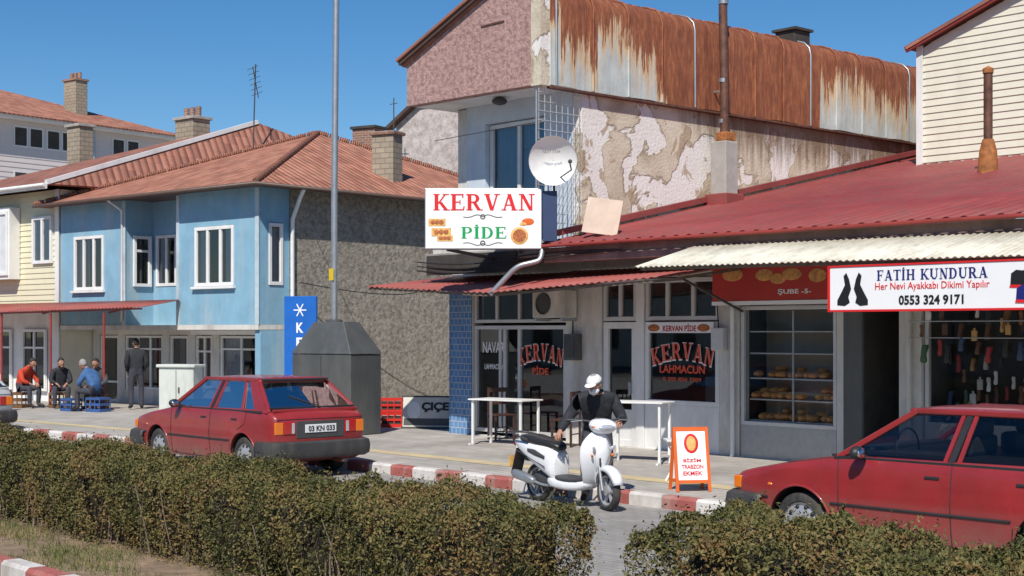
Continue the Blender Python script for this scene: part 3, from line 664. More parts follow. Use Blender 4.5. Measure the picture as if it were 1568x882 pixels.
box('shelf_backing',shelf,-13.98,-12.27,F+.62,F+.64,.5,2.5,M['intlight'])
for i,z in enumerate((.70,1.02,1.34,1.72,2.05)):
    box('shelf_board',shelf,-13.9,-12.3,F+.12,F+.6,z-.02,z,M['alu'])
    if i in(0,1,2):
        x=-13.84
        while x<-12.38:
            a=random.uniform(.06,.11); b=random.uniform(.09,.14)
            if random.random()<(.92 if i<2 else .7):
                ellipsoid('loaf',shelf,(x,F+.24+random.uniform(-.03,.03),z+.055),(a,b,.055),M['bread'],12,8)
                if random.random()<.6: ellipsoid('loaf',shelf,(x+.04,F+.38,z+random.uniform(.10,.14)),(a,b,.05),M['bread'],12,8)
            x+=a*random.uniform(1.6,2.1)
for x in(-13.95,-13.1,-12.3): box('upright',shelf,x,x+.025,F+.11,F+.13,.65,2.35,M['alu'])
dl=empty('open_door',(-12.1,F,0),R(-18)); box('leaf',dl,0,.42,-.02,.02,.15,2.35,M['graycab'],.005)
window('shoe_shop_window',SR,-10.83,-7.42,.75,2.43,F+.05,(.5,),(),.06,M['alu'],back=False,glass=M['clearglass']); box('shoe_shop_base',SR,-10.83,-7.42,F+.05,F+.15,.14,.749,M['offwhite'])
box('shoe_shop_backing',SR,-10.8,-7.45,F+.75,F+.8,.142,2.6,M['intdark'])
shm=[simple('shoe_leather',c,.55,var=.3) for c in((.02,.02,.02),(.03,.025,.022),(.10,.045,.025),(.18,.08,.04),(.55,.52,.46),(.30,.03,.03),(.04,.07,.14),(.50,.30,.10),(.05,.12,.06),(.72,.71,.68))]
HS=empty('hanging_shoes')
for r in range(7):
    x=-10.78
    while x<(-8.0 if r<3 else -7.5):
        x+=random.uniform(.10,.24)
        if random.random()<.12: continue
        yo=-.42 if r<3 else .2
        z=2.27-r*.22+random.uniform(-.08,.08); yy=F+.1+yo+random.uniform(0,.08); sc=random.uniform(.7,1.1)
        m=random.choice(shm); q=random.random()
        if q<.45: loft('shoe',HS,[(z-.13*sc,x,yy,.03,.03),(z-.1*sc,x,yy,.045*sc,.04),(z-.02*sc,x,yy,.032*sc,.035),(z+.06*sc,x+.01,yy+.02,.04*sc,.05),(z+.10*sc,x+.01,yy+.03,.035*sc,.045)],m,10,'z')
        elif q<.8: loft('slipper',HS,[(z-.12*sc,x,yy,.02,.012),(z-.09*sc,x,yy,.04*sc,.016),(z,x+.008,yy,.03*sc,.016),(z+.08*sc,x,yy,.038*sc,.016),(z+.11*sc,x,yy,.02,.012)],m,10,'z')
        else: boxes('packet',HS,[(x-.045*sc,x+.045*sc,yy-.012,yy+.012,z-.08*sc,z+.08*sc),(x-.015,x+.015,yy-.004,yy+.004,z+.081*sc,z+.12*sc)],m,.004)
        if r<3: tube('cord',HS,[(x,yy,z+.08),(x+random.uniform(-.02,.02),F-.32,2.40-.22*r)],.003,M['cable'],res=0)
for z in(2.40,2.18,1.96): tube('rail',HS,[(-10.85,F-.32,z),(-7.8,F-.32,z)],.008,M['steel'])
FS=empty('shoe_shop_sign',(-8.97,15.05,0),R(1.5))
box('board',FS,-1.72,1.9,-.03,.03,2.31,2.84,M['signwhite'],.004)
boxes('red_border',FS,[(-1.75,1.93,-.04,.035,2.287,2.309),(-1.75,1.93,-.04,.035,2.841,2.863),(-1.75,-1.722,-.04,.035,2.31,2.84)],M['redtxt'])
serif('FATİH KUNDURA',FS,-.32,2.725,-.034,1.45,.125,M['navy']); text('Her Nevi Ayakkabı Dikimi Yapılır',FS,-.32,2.58,-.034,1.5,.11,M['redtxt'],.0); text('0553 324 9171',FS,-.32,2.42,-.034,.85,.115,M['blacktxt'],.03)
def flat(name,p,pts,y,mat): return mesh(name,[(x,y,z) for x,z in pts],[tuple(range(len(pts)))],mat,p)
for dx,s in((-1.5,1),(-1.28,-1)):
    flat('heel_shoe',FS,[(dx+s*x,2.57+z) for x,z in[(-.11,-.2),(.0,-.21),(.07,-.17),(.05,-.1),(.09,.0),(.06,.12),(.02,.2),(-.02,.16),(0,.05),(-.05,-.04),(-.11,-.14)]][::s],-.034-(s<0)*.002,M['blacktxt'])
def sneaker(cx,cz,m,y):
    flat('sneaker',FS,[(cx+x,cz+z) for x,z in[(-.27,-.07),(.22,-.09),(.27,-.05),(.24,.0),(.12,.04),(.04,.10),(-.06,.12),(-.12,.09),(-.2,.10),(-.26,.06)]],y,m)
    flat('sneaker_sole',FS,[(cx+x,cz+z) for x,z in[(-.28,-.10),(.27,-.12),(.30,-.06),(.22,-.085),(-.27,-.065)]],y-.002,M['redtxt'])
    for i in range(3): flat('laces',FS,[(cx+.0+i*.05,cz+.10-i*.025),(cx+.02+i*.05,cz+.10-i*.025),(cx-.02+i*.05,cz+.02-i*.01),(cx-.04+i*.05,cz+.02-i*.01)],y-.002,M['signwhite'])
sneaker(.95,2.64,M['blacktxt'],-.034); sneaker(1.02,2.47,M['navy'],-.038)
LB=empty('leaning_board',(-16.4,16.7,3.72)); LB.rotation_euler=(R(-12),R(8),R(30)); box('panel',LB,-.3,.3,-.015,.015,-.1,.5,simple('fibreboard',(.62,.48,.38),.8),.004)
RP=empty('roof_flue',(-12.7,22.3,0)); tube('pipe',RP,[(0,0,5.1),(0,0,6.5)],.075,M['rustpipe']); loft('base',RP,[(4.65,0,0,.17,.17),(5.1,0,0,.14,.14),(5.3,0,0,.09,.09)],M['rustorange'],16,'z')
lathe('cap',RP,[(.001,6.55),(.09,6.5),(.09,6.42)],M['rustorange'],16,'z')

# ---------------------------------------------------------------- projecting restaurant sign
KS=empty('restaurant_sign',(-17.80,15.41,-.03),R(48))
box('case',KS,-.97,.95,.0,.2,3.42,4.42,M['steel'],.01)
box('face',KS,-.955,.935,-.012,-.001,3.435,4.405,M['signwhite'])
box('blue_end',KS,.96,1.2,.02,.18,3.55,4.38,M['bluesign2'],.01)
serif('KERVAN',KS,-.0,4.19,-.015,1.66,.27,M['redtxt']); serif('PİDE',KS,-.0,3.69,-.015,.74,.19,M['greentxt'])
def curl(cx,cz,s,v=1):
    pts=[(cx+s*t*.32,-.016,cz+v*.05*math.sin(t*5)*(1-t)) for t in [i/10 for i in range(11)]]
    tube('ornament',KS,pts,.006,M['graycab'],res=1)
for v,z in((1,3.95),(-1,3.52)):
    curl(-.02,z,1,v);curl(-.02,z,-1,v); lathe('ornament_ring',KS,[(.025,-.016),(.04,-.018),(.045,-.014)],M['graycab'],16,'y',(-.02,0,z))
for x,z,a,b in((-.77,3.86,.14,.1),(-.70,3.70,.16,.11),(-.64,3.60,.13,.08)):
    boxes('pide_photo',KS,[(x-a,x+a,-.016-random.random()*.004,-.012,z-b*.6,z+b*.6)],M['piny'])
    for q in(-.5,0,.5): ellipsoid('pide_topping',KS,(x+q*a,-.02,z),(.04,.004,b*.4),M['pide'])
lathe('plate_photo',KS,[(.001,-.02),(.13,-.02),(.145,-.014)],M['piny'],28,'y',(.58,0,3.64)); lathe('lahmacun_photo',KS,[(.001,-.024),(.105,-.024),(.11,-.019)],M['pide'],28,'y',(.58,0,3.64)); ellipsoid('bowl_photo',KS,(.72,-.014,3.87),(.1,.004,.06),M['orangep']); ellipsoid('bowl_photo',KS,(.64,-.016,3.83),(.06,.004,.03),M['piny'])
beam('support',KS,(-.6,.1,3.42),(.3,1.2,3.3),.05,.05,M['darkgray']); beam('support',KS,(.6,.1,3.42),(.6,1.0,3.4),.05,.05,M['darkgray'])
tube('drain_hose',KS,[(.95,.05,3.42),(.95,.0,3.25),(.8,-.02,3.2),(.55,-.0,3.15),(.35,.05,2.95),(.1,.1,2.68)],.045,M['steel'],True)
SD=empty('satellite_dish',(-16.9,16.11,4.82)); SD.rotation_euler=(R(12),0,R(44))
lathe('reflector',SD,[(r,.16-.16*(r/.4)**2) for r in [0.001,.08,.16,.24,.32,.385,.4]]+[(.405,-.012)],M['white'],40,'y')
SD.scale=(.97,1,1)
tube('feed_arm',SD,[(.1,.12,-.3),(.32,-.35,-.12),(.3,-.4,-.02)],.012,M['darkgray']); ellipsoid('lnb',SD,(.3,-.4,.02),(.035,.06,.035),M['darkgray'])
tube('mast',SD,[(0,.17,0),(.0,.25,-.1),(.02,.25,-1.3)],.02,M['darkgray']); text('NEXT STAR',SD,-.02,.14,.02,.3,.045,M['graycab'])

# ---------------------------------------------------------------- siding house on the right, behind
def siding(name,p,xr,z0,z1,y,pitch,mat):
    vs=[];fs=[];z=z0
    while z<z1-1e-3:
        zt=min(z+pitch,z1); a,b=xr(z);c,d=xr(zt); k=len(vs)
        vs+=[(a,y-.02,z),(b,y-.02,z),(d,y,zt),(c,y,zt),(a,y,z),(b,y,z)]; fs+=[(k,k+1,k+2,k+3),(k+4,k+5,k+1,k)]; z+=pitch
    return mesh(name,vs,fs,mat,p)
YH=empty('siding_house',(.2,0,.08))
def xr(z): return (-16.1,-6.5) if z<7.6 else (-16.1+(z-7.6)/.36,-6.5-(z-7.6)/.36)
siding('siding_front',YH,xr,4.9,9.2,25.28,.14,M['cream'])
prism_xz('body',YH,[(-16.09,4.8),(-6.5,4.8),(-6.5,7.6),(-11.3,9.3),(-16.09,7.6)],25.3,33,M['cream'])
box('corner_trim',YH,-16.14,-16.0,25.23,25.255,4.9,7.66,M['white'])
beam('verge_board',YH,(-16.3,25.1,7.6),(-11.3,25.1,9.42),.06,.12,M['redpost']); beam('verge_board',YH,(-11.3,25.1,9.42),(-6.1,25.1,7.5),.06,.12,M['redpost'])
roofpoly('roof_slope',YH,[(-16.28,33,7.65),(-16.28,25.05,7.65),(-11.3,25.05,9.48),(-11.3,33,9.48)],M['tile2']); roofpoly('roof_slope',YH,[(-6.1,25.05,7.5),(-6.1,33,7.5),(-11.3,33,9.48),(-11.3,25.05,9.48)],M['tile2'])

# ---------------------------------------------------------------- blue corner house
BH=empty('blue_house',(-28.8,18.0,0),R(7))
BW=M['bluewall']
walls('front_right_wall',BH,-3.15,0,2.2,5.42,0,.2,[(-2.44,-.91,3.12,4.58)],BW)
walls('front_left_wall',BH,-8.4,-5.38,2.2,5.42,0,.2,[(-7.75,-6.33,3.12,4.58)],BW)
walls('recess_wall',BH,-5.38,-3.15,2.2,5.42,.85,.2,[(-5.26,-4.34,3.2,4.55)],BW)
box('recess_left_return',BH,-5.58,-5.381,.201,1.05,2.2,5.42,BW); box('recess_right_return',BH,-3.149,-2.95,.201,1.05,2.2,5.42,BW)
window('bedroom_window',BH,-2.43,-.92,3.13,4.57,-.03,(.33,.66),(),.085,curtain=((0,.3),(.7,1)))
window('bedroom_window',BH,-7.74,-6.34,3.13,4.57,-.03,(.33,.66),(),.085,curtain=((0,.4),(.75,1)))
window('recess_window',BH,-5.25,-4.35,3.21,4.54,.83,(.5,),(),.08,curtain=((0,.4),))
rw=empty('recess_side_window',(-5.38,0,0),R(90),BH); window('side_sash',rw,.22,.76,3.2,4.52,-.075,(),(.7,),.08,back=False,gy=.06); box('pane_backing',rw,.25,.73,-.012,-.006,3.24,4.48,M['intdark'])
boxes('window_sills',BH,[(-2.5,-.85,-.1,-.002,3.06,3.12),(-7.8,-6.28,-.1,-.002,3.06,3.12)],M['white'],.01)
ss=empty('side_wall',(0,0,0),R(90),BH)
walls('blue_side_strip',ss,.2,.92,2.2,5.42,0,.2,[(.28,.72,3.12,4.6)],BW)
window('side_window',ss,.29,.71,3.13,4.59,-.03,(),(),.08,curtain=((0,1),))
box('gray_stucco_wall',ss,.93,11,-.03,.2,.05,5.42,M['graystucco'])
boxes('corner_trim',BH,[(-3.17,-3.05,-.025,-.002,2.2,5.4),(-5.5,-5.36,-.025,-.002,2.2,5.4),(-.12,.02,-.022,-.002,2.2,5.4)],simple('pale_trim',(.48,.58,.63),.8,dirt=(DIRT,2,.4)))
box('overhang_slab',BH,-8.4,.0,-.02,1.3,2.08,2.198,M['offwhite'])
g0=1.0
walls('shop_front',BH,-8.4,-.02,.1,2.08,g0,.2,[(-8.1,-7.2,.13,1.95),(-6.9,-5.2,.5,1.95),(-4.9,-4.1,.13,1.95),(-3.8,-3.1,.6,1.95),(-2.8,-.3,.6,1.95)],M['offwhite'])
window('shop_door',BH,-8.08,-7.22,.13,1.93,g0+.03,(),(.3,),.07); window('shop_window',BH,-6.88,-5.22,.5,1.93,g0+.03,(.33,.66),(.75,),.06)
window('shop_door',BH,-4.88,-4.12,.13,1.93,g0+.03,(),(.3,),.07); window('shop_window',BH,-3.78,-3.12,.6,1.93,g0+.03,(.5,),(.7,),.06); window('shop_window',BH,-2.78,-.32,.6,1.93,g0+.03,(.33,.66),(.75,),.06,curtain=((0,.3),(.66,.95)))
box('corner_pier',BH,-.2,0,.05,.92,.1,2.07,BW)
boxes('shop_fascia',BH,[(-3.9,-.25,g0-.05,g0-.005,1.96,2.07)],M['signwhite'])
zc=5.45; o=.5
E=[(-8.4-o,-o),(o,-o),(o,11+o),(-8.4-o,11+o)]; AP=(-4.2,5.5,7.6)
box('eave_soffit',BH,-8.4-o+.03,o-.03,-o+.03,11+o-.03,5.421,5.44,M['brownframe'])
for i in range(4):
    a=E[i];b=E[(i+1)%4]; roofpoly('roof_slope',BH,[(*a,zc),(*b,zc),AP],M['tile'])
for i in range(3):
    a=E[i]; b=Vector(AP); a=Vector((*a,zc)); n=26
    for k in range(n):
        q=a.lerp(b,k/n)+Vector((0,0,.03)); r=a.lerp(b,(k+.9)/n)+Vector((0,0,.02)); tube('ridge_tile',BH,[q,r],.075,M['tile'],res=2)
tube('gutter',BH,[(-8.9,-.53,5.42),(.53,-.53,5.42),(.53,11,5.42)],.05,M['brownframe'])
tube('downpipe',BH,[(.5,.95,5.4),(.35,.95,5.2),(.08,.95,4.7),(.08,.95,.2)],.05,M['white'])
tube('downpipe',BH,[(-5.45,-.5,5.4),(-5.45,-.06,5.15),(-5.45,-.06,2.3)],.03,M['white'])
AW=empty('red_awning',(-28.8,18.0,0),R(7))
corr('sheet',AW,(-14.5,-1.5,2.50),(-2.5,-1.5,2.62),(-3.0,-.03,2.82),(-14.5,-.03,2.82),.15,.015,M['redawn'])
for x in(-4.2,-6.6,-9.0,-12): tube('post',AW,[(x,-1.4,.12),(x,-1.4,2.5)],.03,M['redpost'])
beam('rail',AW,(-14.4,-1.42,2.47),(-2.6,-1.42,2.58),.04,.04,M['redpost'])
for x in(-4,-7,-10,-13): beam('rafter',AW,(x,-1.4,2.5),(x,-.05,2.78),.04,.04,M['redpost'])
def chimney(name,loc,rz,w,z0,z1,mat,cap=True,pots=0,capm=None):
    e=empty(name,loc,rz); box('stack',e,-w/2,w/2,-w*.35,w*.35,z0,z1,mat,.01)
    if cap: box('cap',e,-w/2-.06,w/2+.06,-w*.35-.06,w*.35+.06,z1,z1+.09,capm or M['concrete'],.01)
    for i in range(pots): 
        x=(i-(pots-1)/2)*w/max(pots,1); tube('pot',e,[(x,0,z1+.09),(x,0,z1+.4)],.09,M['brick'],res=3)
    return e
chimney('chimney',(-30.35,22.9,0),R(20),.66,5.7,7.2,M['tanbrick'],capm=M['brick'])
chimney('brick_chimney',(-37.3,27.4,0),R(20),.85,5.6,8.5,M['brick'],capm=M['intdark'])
AN=empty('tv_antenna',(-37.1,22.95,0)); tube('mast',AN,[(0,0,6.2),(.12,0,8.5),(.2,0,10.0)],.02,M['darkgray'])
beam('boom',AN,(.2,-.1,9.9),(.2,.1,9.0),.02,.02,M['darkgray'])
for i in range(6): beam('element',AN,(-.1,-.1+i*.03,9.85-i*.15),(.5,-.1+i*.03,9.9-i*.15),.012,.012,M['darkgray'])
AN2=empty('tv_antenna',(-38.6,29.4,0)); tube('mast',AN2,[(0,0,7),(0,0,9.9)],.02,M['darkgray']); beam('element',AN2,(-.2,0,9.7),(.2,0,9.7),.02,.02,M['darkgray'])

# ---------------------------------------------------------------- yellow siding house left
YL=empty('yellow_house',(-28.8,18.0,0),R(7))
siding('siding',YL,lambda z:(-18,-8.45),2.6,5.9,-.0,.15,M['yellowsid']); box('body',YL,-18,-8.46,.02,12,.1,5.9,M['cream'])
boxes('trim',YL,[(-8.62,-8.44,-.05,-.021,.1,5.9)],M['white'])
window('window',YL,-9.75,-8.75,3.9,5.2,-.09,(.5,),(),.09,curtain=None,dep=.08,back=False,gy=.06); window('window',YL,-12.0,-10.5,3.6,5.4,-.4,(.33,.66),(),.09,dep=.1,back=False)
box('bay',YL,-12.05,-10.45,-.35,-.03,3.5,5.5,M['white']); boxes('window_dark',YL,[(-9.72,-8.78,-.028,-.024,3.93,5.17),(-11.95,-10.55,-.353,-.351,3.65,5.35)],M['curtain'])
walls('shop_front',YL,-18,-8.46,.1,2.55,-.02,.03,[],M['white'])
for x in(-9.6,-11.4,-13.2): window('shop_window',YL,x-.6,x+.6,.4,2.1,-.12,(.5,),(.7,),.07,back=False,dep=.07)
boxes('shop_dark',YL,[(x-.56,x+.56,-.035,-.025,.44,2.06) for x in(-9.6,-11.4,-13.2)],M['intdark'])
roofpoly('roof_front',YL,[(-16,-.6,5.98),(-8.1,-.6,5.98),(-8.4,6.7,8.45)],M['tile2'])
roofpoly('roof_side',YL,[(-16,14,5.98),(-16,-.6,5.98),(-8.4,6.7,8.45)],M['tile2']); roofpoly('roof_right',YL,[(-8.1,-.6,5.98),(-5.0,14,5.98),(-8.4,6.7,8.45)],M['tile2'])
beam('verge',YL,(-8.1,-.62,6.02),(-8.35,6.7,8.45),.12,.12,M['white']); beam('fascia',YL,(-16,-.62,5.93),(-8.1,-.62,5.93),.05,.16,M['white'])
tube('gutter',YL,[(-16,-.68,5.95),(-8.1,-.68,5.95)],.05,M['white'])
chimney('chimney',(-39.3,22.2,0),R(7),.9,6.6,8.5,M['tanbrick'],pots=3)
chimney('chimney',(-42.7,20.15,0),R(7),.7,6.3,8.45,M['tanbrick'])

# ---------------------------------------------------------------- apartment block far left
AB=empty('apartment_building',(-60.5,33.0,0),R(10.4))
asd=empty('east_side',(0,0,0),R(90),AB)
pk=simple('pink_siding',(.68,.60,.57),.6,var=.04)
box('body',AB,-14,-.03,-22,0,.1,11.1,pk); siding('siding',asd,lambda z:(-22,0),5,11.1,0,.22,pk)
WY=(-8.2,-7.45,-6.6,-5.85,-12,-11.2,-3.2,-2.4)
boxes('panes',asd,[(y,y+.55,-.05,-.03,z,z+.75) for z in(9.9,8.0,6.1) for y in WY],M['intdark'])
boxes('surrounds',asd,[(y-.07,y+.62,-.035,-.025,z-.07,z+.82) for z in(9.9,8.0,6.1) for y in WY],M['white'])
roofpoly('roof_east',AB,[(.7,-22.7,11.1),(.7,.7,11.1),(-7,-6,13.6),(-7,-16,13.6)],M['tile']); roofpoly('roof_north',AB,[(.7,.7,11.1),(-14.7,.7,11.1),(-7,-6,13.6)],M['tile']); roofpoly('roof_west',AB,[(-14.7,.7,11.1),(-14.7,-22.7,11.1),(-7,-16,13.6),(-7,-6,13.6)],M['tile'])
box('eave',AB,-14.6,.6,-22.6,.6,10.95,11.09,M['white'])
tube('downpipe',asd,[(-4.3,-.1,11),(-4.3,-.1,.2)],.07,M['steel'])
chimney('chimney',(-61.9,29.0,0),R(10),.9,11.5,13.4,M['tanbrick'],capm=M['brick'],pots=3)
HB=empty('rear_house',(-39.9,30.5,0),R(4))
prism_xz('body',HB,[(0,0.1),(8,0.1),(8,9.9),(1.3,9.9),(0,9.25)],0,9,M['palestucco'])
beam('verge',HB,(-.3,-.1,9.1),(1.35,-.1,9.98),.3,.12,M['brownframe']); beam('verge',HB,(1.35,-.1,9.98),(8.1,-.1,9.98),.3,.10,M['concrete'])
OB=empty('opposite_building')
for i,(x0,x1,h,m) in enumerate(((-70,-48,8,M['cream']),(-47,-30,9.5,M['offwhite']),(-29,-14,7,M['yellowsid']),(-13,4,9,M['palestucco']),(5,24,7.5,M['cream']))):
    box('body',OB,x0,x1,-34,-24,0,h,m); boxes('windows',OB,[(x,x+1.4,-23.99,-23.95,z,z+1.4) for x in np.arange(x0+1.2,x1-2,2.8) for z in(1.0,4.4,) ],M['intdark']); box('roof',OB,x0-.5,x1+.5,-34.5,-23.4,h,h+.3,M['tile2'])

# ---------------------------------------------------------------- street furniture
LP=empty('street_lamp',(-22.25,15.55,0))
tube('pole',LP,[(0,0,.13),(0,0,4.5),(.05,.02,9.5)],.062,M['steel']); tube('arm',LP,[(.05,.02,9.5),(.3,-.6,10),(.5,-1.4,10.1)],.04,M['steel'],True); loft('head',LP,[(.42,-1.4,10.1,.05,.04),(.5,-1.6,10.1,.14,.06),(.58,-1.9,10.08,.1,.04)],M['steel'],12)
box('yellow_tag',LP,-.07,.07,-.075,-.065,3.0,3.22,simple('yellow_sticker',(.7,.5,.02),.5))
lathe('collar',LP,[(.07,2.28),(.16,2.25),(.16,2.2)],M['graycab'],16,'z')
KC=empty('metal_utility_enclosure',(-22.25,15.6,0),R(12))
def frus(name,p,z0,a0,b0,z1,a1,b1,m):
    vs=[(-a0,-b0,z0),(a0,-b0,z0),(a0,b0,z0),(-a0,b0,z0),(-a1,-b1,z1),(a1,-b1,z1),(a1,b1,z1),(-a1,b1,z1)]
    return bevel(mesh(name,vs,[(3,2,1,0),(4,5,6,7),(0,1,5,4),(1,2,6,5),(2,3,7,6),(3,0,4,7)],m,p),.012)
frus('body',KC,.13,.74,.42,1.62,.74,.42,M['graycab']); frus('hood',KC,1.625,.76,.44,2.22,.38,.22,M['graycab'])
boxes('door_seams',KC,[(-.01,.01,-.425,-.419,.2,1.58),(.05,.08,-.44,-.419,.85,1.0)],M['intdark'])
BN=empty('blue_banner_sign',(-26.0,17.3,0),R(30)); box('board',BN,-.38,.38,-.04,.04,1.1,2.8,M['bluesign'],.01)
for i in range(3):
    a=math.pi*i/3; beam('snowflake',BN,(-.15*math.cos(a),-.045-i*.001,2.5-.15*math.sin(a)),(.15*math.cos(a),-.045-i*.001,2.5+.15*math.sin(a)),.025,.004,M['signwhite'],up=(0,1,0))
for i,c in enumerate('KEÇ'): text(c,BN,0,2.12-i*.32,-.046,.17,.22,M['signwhite'],.03)
tube('post',BN,[(.0,.06,.13),(.0,.06,1.2)],.03,M['steel'])
EC=empty('electrical_cabinet',(-28.3,15.7,0),R(30)); boxes('case',EC,[(-.43,.43,-.2,.2,.2,1.25)],M['greencab'],.015); box('roof',EC,-.48,.48,-.25,.25,1.251,1.32,M['greencab'],.02); boxes('seams',EC,[(-.006,.006,-.205,-.199,.25,1.2),(.06,.09,-.22,-.199,.7,.82)],M['darkgray']); box('plinth',EC,-.42,.42,-.18,.18,.12,.199,M['concrete'])
def crate(name,loc,rz,n,mat,w=.4,d=.3,h=.27):
    e=empty(name,loc,rz)
    for k in range(n):
        z=k*(h+.012); L_=[(-w/2,w/2,-d/2,d/2,z,z+.015)]
        for zz in(0,.4,.8): 
            a=z+.016+zz*h; b=a+h*.16
            L_+=[(-w/2,w/2,-d/2,-d/2+.012,a,b),(-w/2,w/2,d/2-.012,d/2,a,b),(-w/2,-w/2+.012,-d/2+.013,d/2-.013,a,b),(w/2-.012,w/2,-d/2+.013,d/2-.013,a,b)]
        for x in(-w/2-.002,-w/6,w/6-.02,w/2-.02):
            L_+=[(x,x+.022,-d/2-.004,-d/2+.01,z,z+h),(x,x+.022,d/2-.01,d/2+.004,z,z+h)]
        boxes('crate_%d'%(k+1),e,L_,mat)
        if n>1: box('contents_%d'%(k+1),e,-w/2+.03,w/2-.03,-d/2+.03,d/2-.03,z+.02,z+h*.75,M['intdark'])
        else: box('lid',e,-w/2+.001,w/2-.001,-d/2+.001,d/2-.001,z+h-.02,z+h+.003,mat)
    return e
crate('red_drink_crates',(-23.05,17.5,.127),R(48),2,M['redp'],.44,.32,.28)
CB=empty('advertising_board',(-22.15,17.7,.127)); CB.rotation_euler=(R(-8),0,R(40)); box('panel',CB,-.5,.5,-.015,.015,.031,.619,M['offwhite'],.005); boxes('frame',CB,[(-.53,.53,-.02,.02,0,.03),(-.53,.53,-.02,.02,.62,.65)],M['darkgray']); text('ÇIÇE',CB,.15,.42,-.02,.55,.2,M['blacktxt'],.05); box('dark_strip',CB,-.48,.48,-.018,-.0155,.06,.2,M['graycab']); ellipsoid('photo',CB,(-.28,-.016,.36),(.14,.004,.18),M['signwhite'])
A=empty('sandwich_board',(-11.45,13.2,.127),R(58))
for s in(1,-1):
    e=empty('leaf',(0,-.16*s,0),0,A); e.rotation_euler=(-R(12)*s,0,0)
    boxes('frame',e,[(-.22,-.18,-.012,.012,0,.78),(.18,.22,-.012,.012,0,.78),(-.18,.18,-.012,.012,.73,.78),(-.18,.18,-.012,.012,.1,.14)],M['orangep'],.004)
    box('panel',e,-.18,.18,-.006,.006,.14,.73,M['signwhite'])
    if s>0:
        ellipsoid('loaf_picture',e,(0,-.008,.58),(.09,.003,.12),M['redtxt']); ellipsoid('loaf_picture_inner',e,(0,-.011,.58),(.06,.003,.09),M['piny'])
        for i,(q,w_) in enumerate((('BİZİM',.22),('TRABZON',.27),('EKMEK',.24))): text(q,e,0,.38-i*.08,-.009,w_,.05,M['redtxt'],.02)
def table(name,loc,rz,w,d,h,legm=M['white'],topm=M['white']):
    e=empty(name,loc,rz); box('top',e,-w/2,w/2,-d/2,d/2,h-.025,h,topm,.006)
    for x in(-w/2+.05,w/2-.08): 
        boxes('leg',e,[(x,x+.035,-d/2+.04,-d/2+.075,0,h-.026),(x,x+.035,d/2-.075,d/2-.04,0,h-.026),(x+.002,x+.033,-d/2-.04,-d/2+.039,0,.03),(x+.005,x+.03,-d/2+.076,d/2-.076,.1,.125)],legm)
    return e
table('white_table',(-18.05,16.1,.127),R(10),1.15,.6,.78); table('white_table',(-14.35,15.4,.127),R(20),.95,.5,.90)
def chair(name,loc,rz,m=M['chairwood']):
    e=empty(name,loc,rz); box('seat',e,-.2,.2,-.2,.2,.431,.46,m,.01)
    boxes('legs',e,[(a,a+.035,b,b+.035,0,.43) for a in(-.19,.155) for b in(-.19,.155)]+[(-.15,.15,-.18,-.16,.15,.17),(-.15,.15,.16,.18,.2,.22)],m,.004)
    boxes('backrest',e,[(-.19,-.155,.16,.19,.46,.92),(.155,.19,.16,.19,.46,.92),(-.155,.155,.165,.185,.84,.92),(-.155,.155,.165,.185,.62,.67)]+[(x,x+.02,.17,.18,.67,.84) for x in(-.08,0,.07)],m,.004)
    return e
chair('wooden_chair',(-17.2,16.7,.127),R(-70)); chair('wooden_chair',(-19.0,16.85,.127),R(70))
ST=empty('white_folding_stool',(-12.2,13.85,.127),R(50))
for y in(-.14,.14): beam('leg',ST,(-.15,y,0),(.15,y,.52),.025,.025,M['white']); beam('leg',ST,(.15,y*.8,0),(-.15,y*.8,.52),.025,.025,M['white'])
box('seat',ST,-.18,.18,-.18,.18,.52,.545,M['white'],.006)

# ---------------------------------------------------------------- vehicles
def interp(x,t): return float(np.interp(x,[a for a,_ in t],[b for _,b in t]))
def wheel(p,x,y,side,r=.285,w=.17):
    e=empty('wheel',(x,y,r),0,p)
    o=side*w/2
    prof=[(r*.66,o*.8),(r*.70,o*.98),(r*.85,o*1.02),(r*.95,o*.9),(r,o*.65),(r,-o*.65),(r*.93,-o*.95),(r*.66,-o)]
    lathe('tyre',e,prof,M['tyre'],36)
    lathe('rim',e,[(r*.67,o*.9),(r*.66,o*.72),(r*.55,o*.62),(r*.45,o*.8),(r*.2,o*.86),(.001,o*.9)],M['hub'],36)
    for i in range(10):
        a=2*math.pi*i/10; c=(math.cos(a)*r*.52,o*.74,math.sin(a)*r*.52); ellipsoid('slot',e,c,(r*.075,.012,r*.075),M['blackish'],8,6)
    ellipsoid('hub_cap',e,(0,o*.86,0),(r*.16,.014,r*.16),M['darkgray'],12,6)
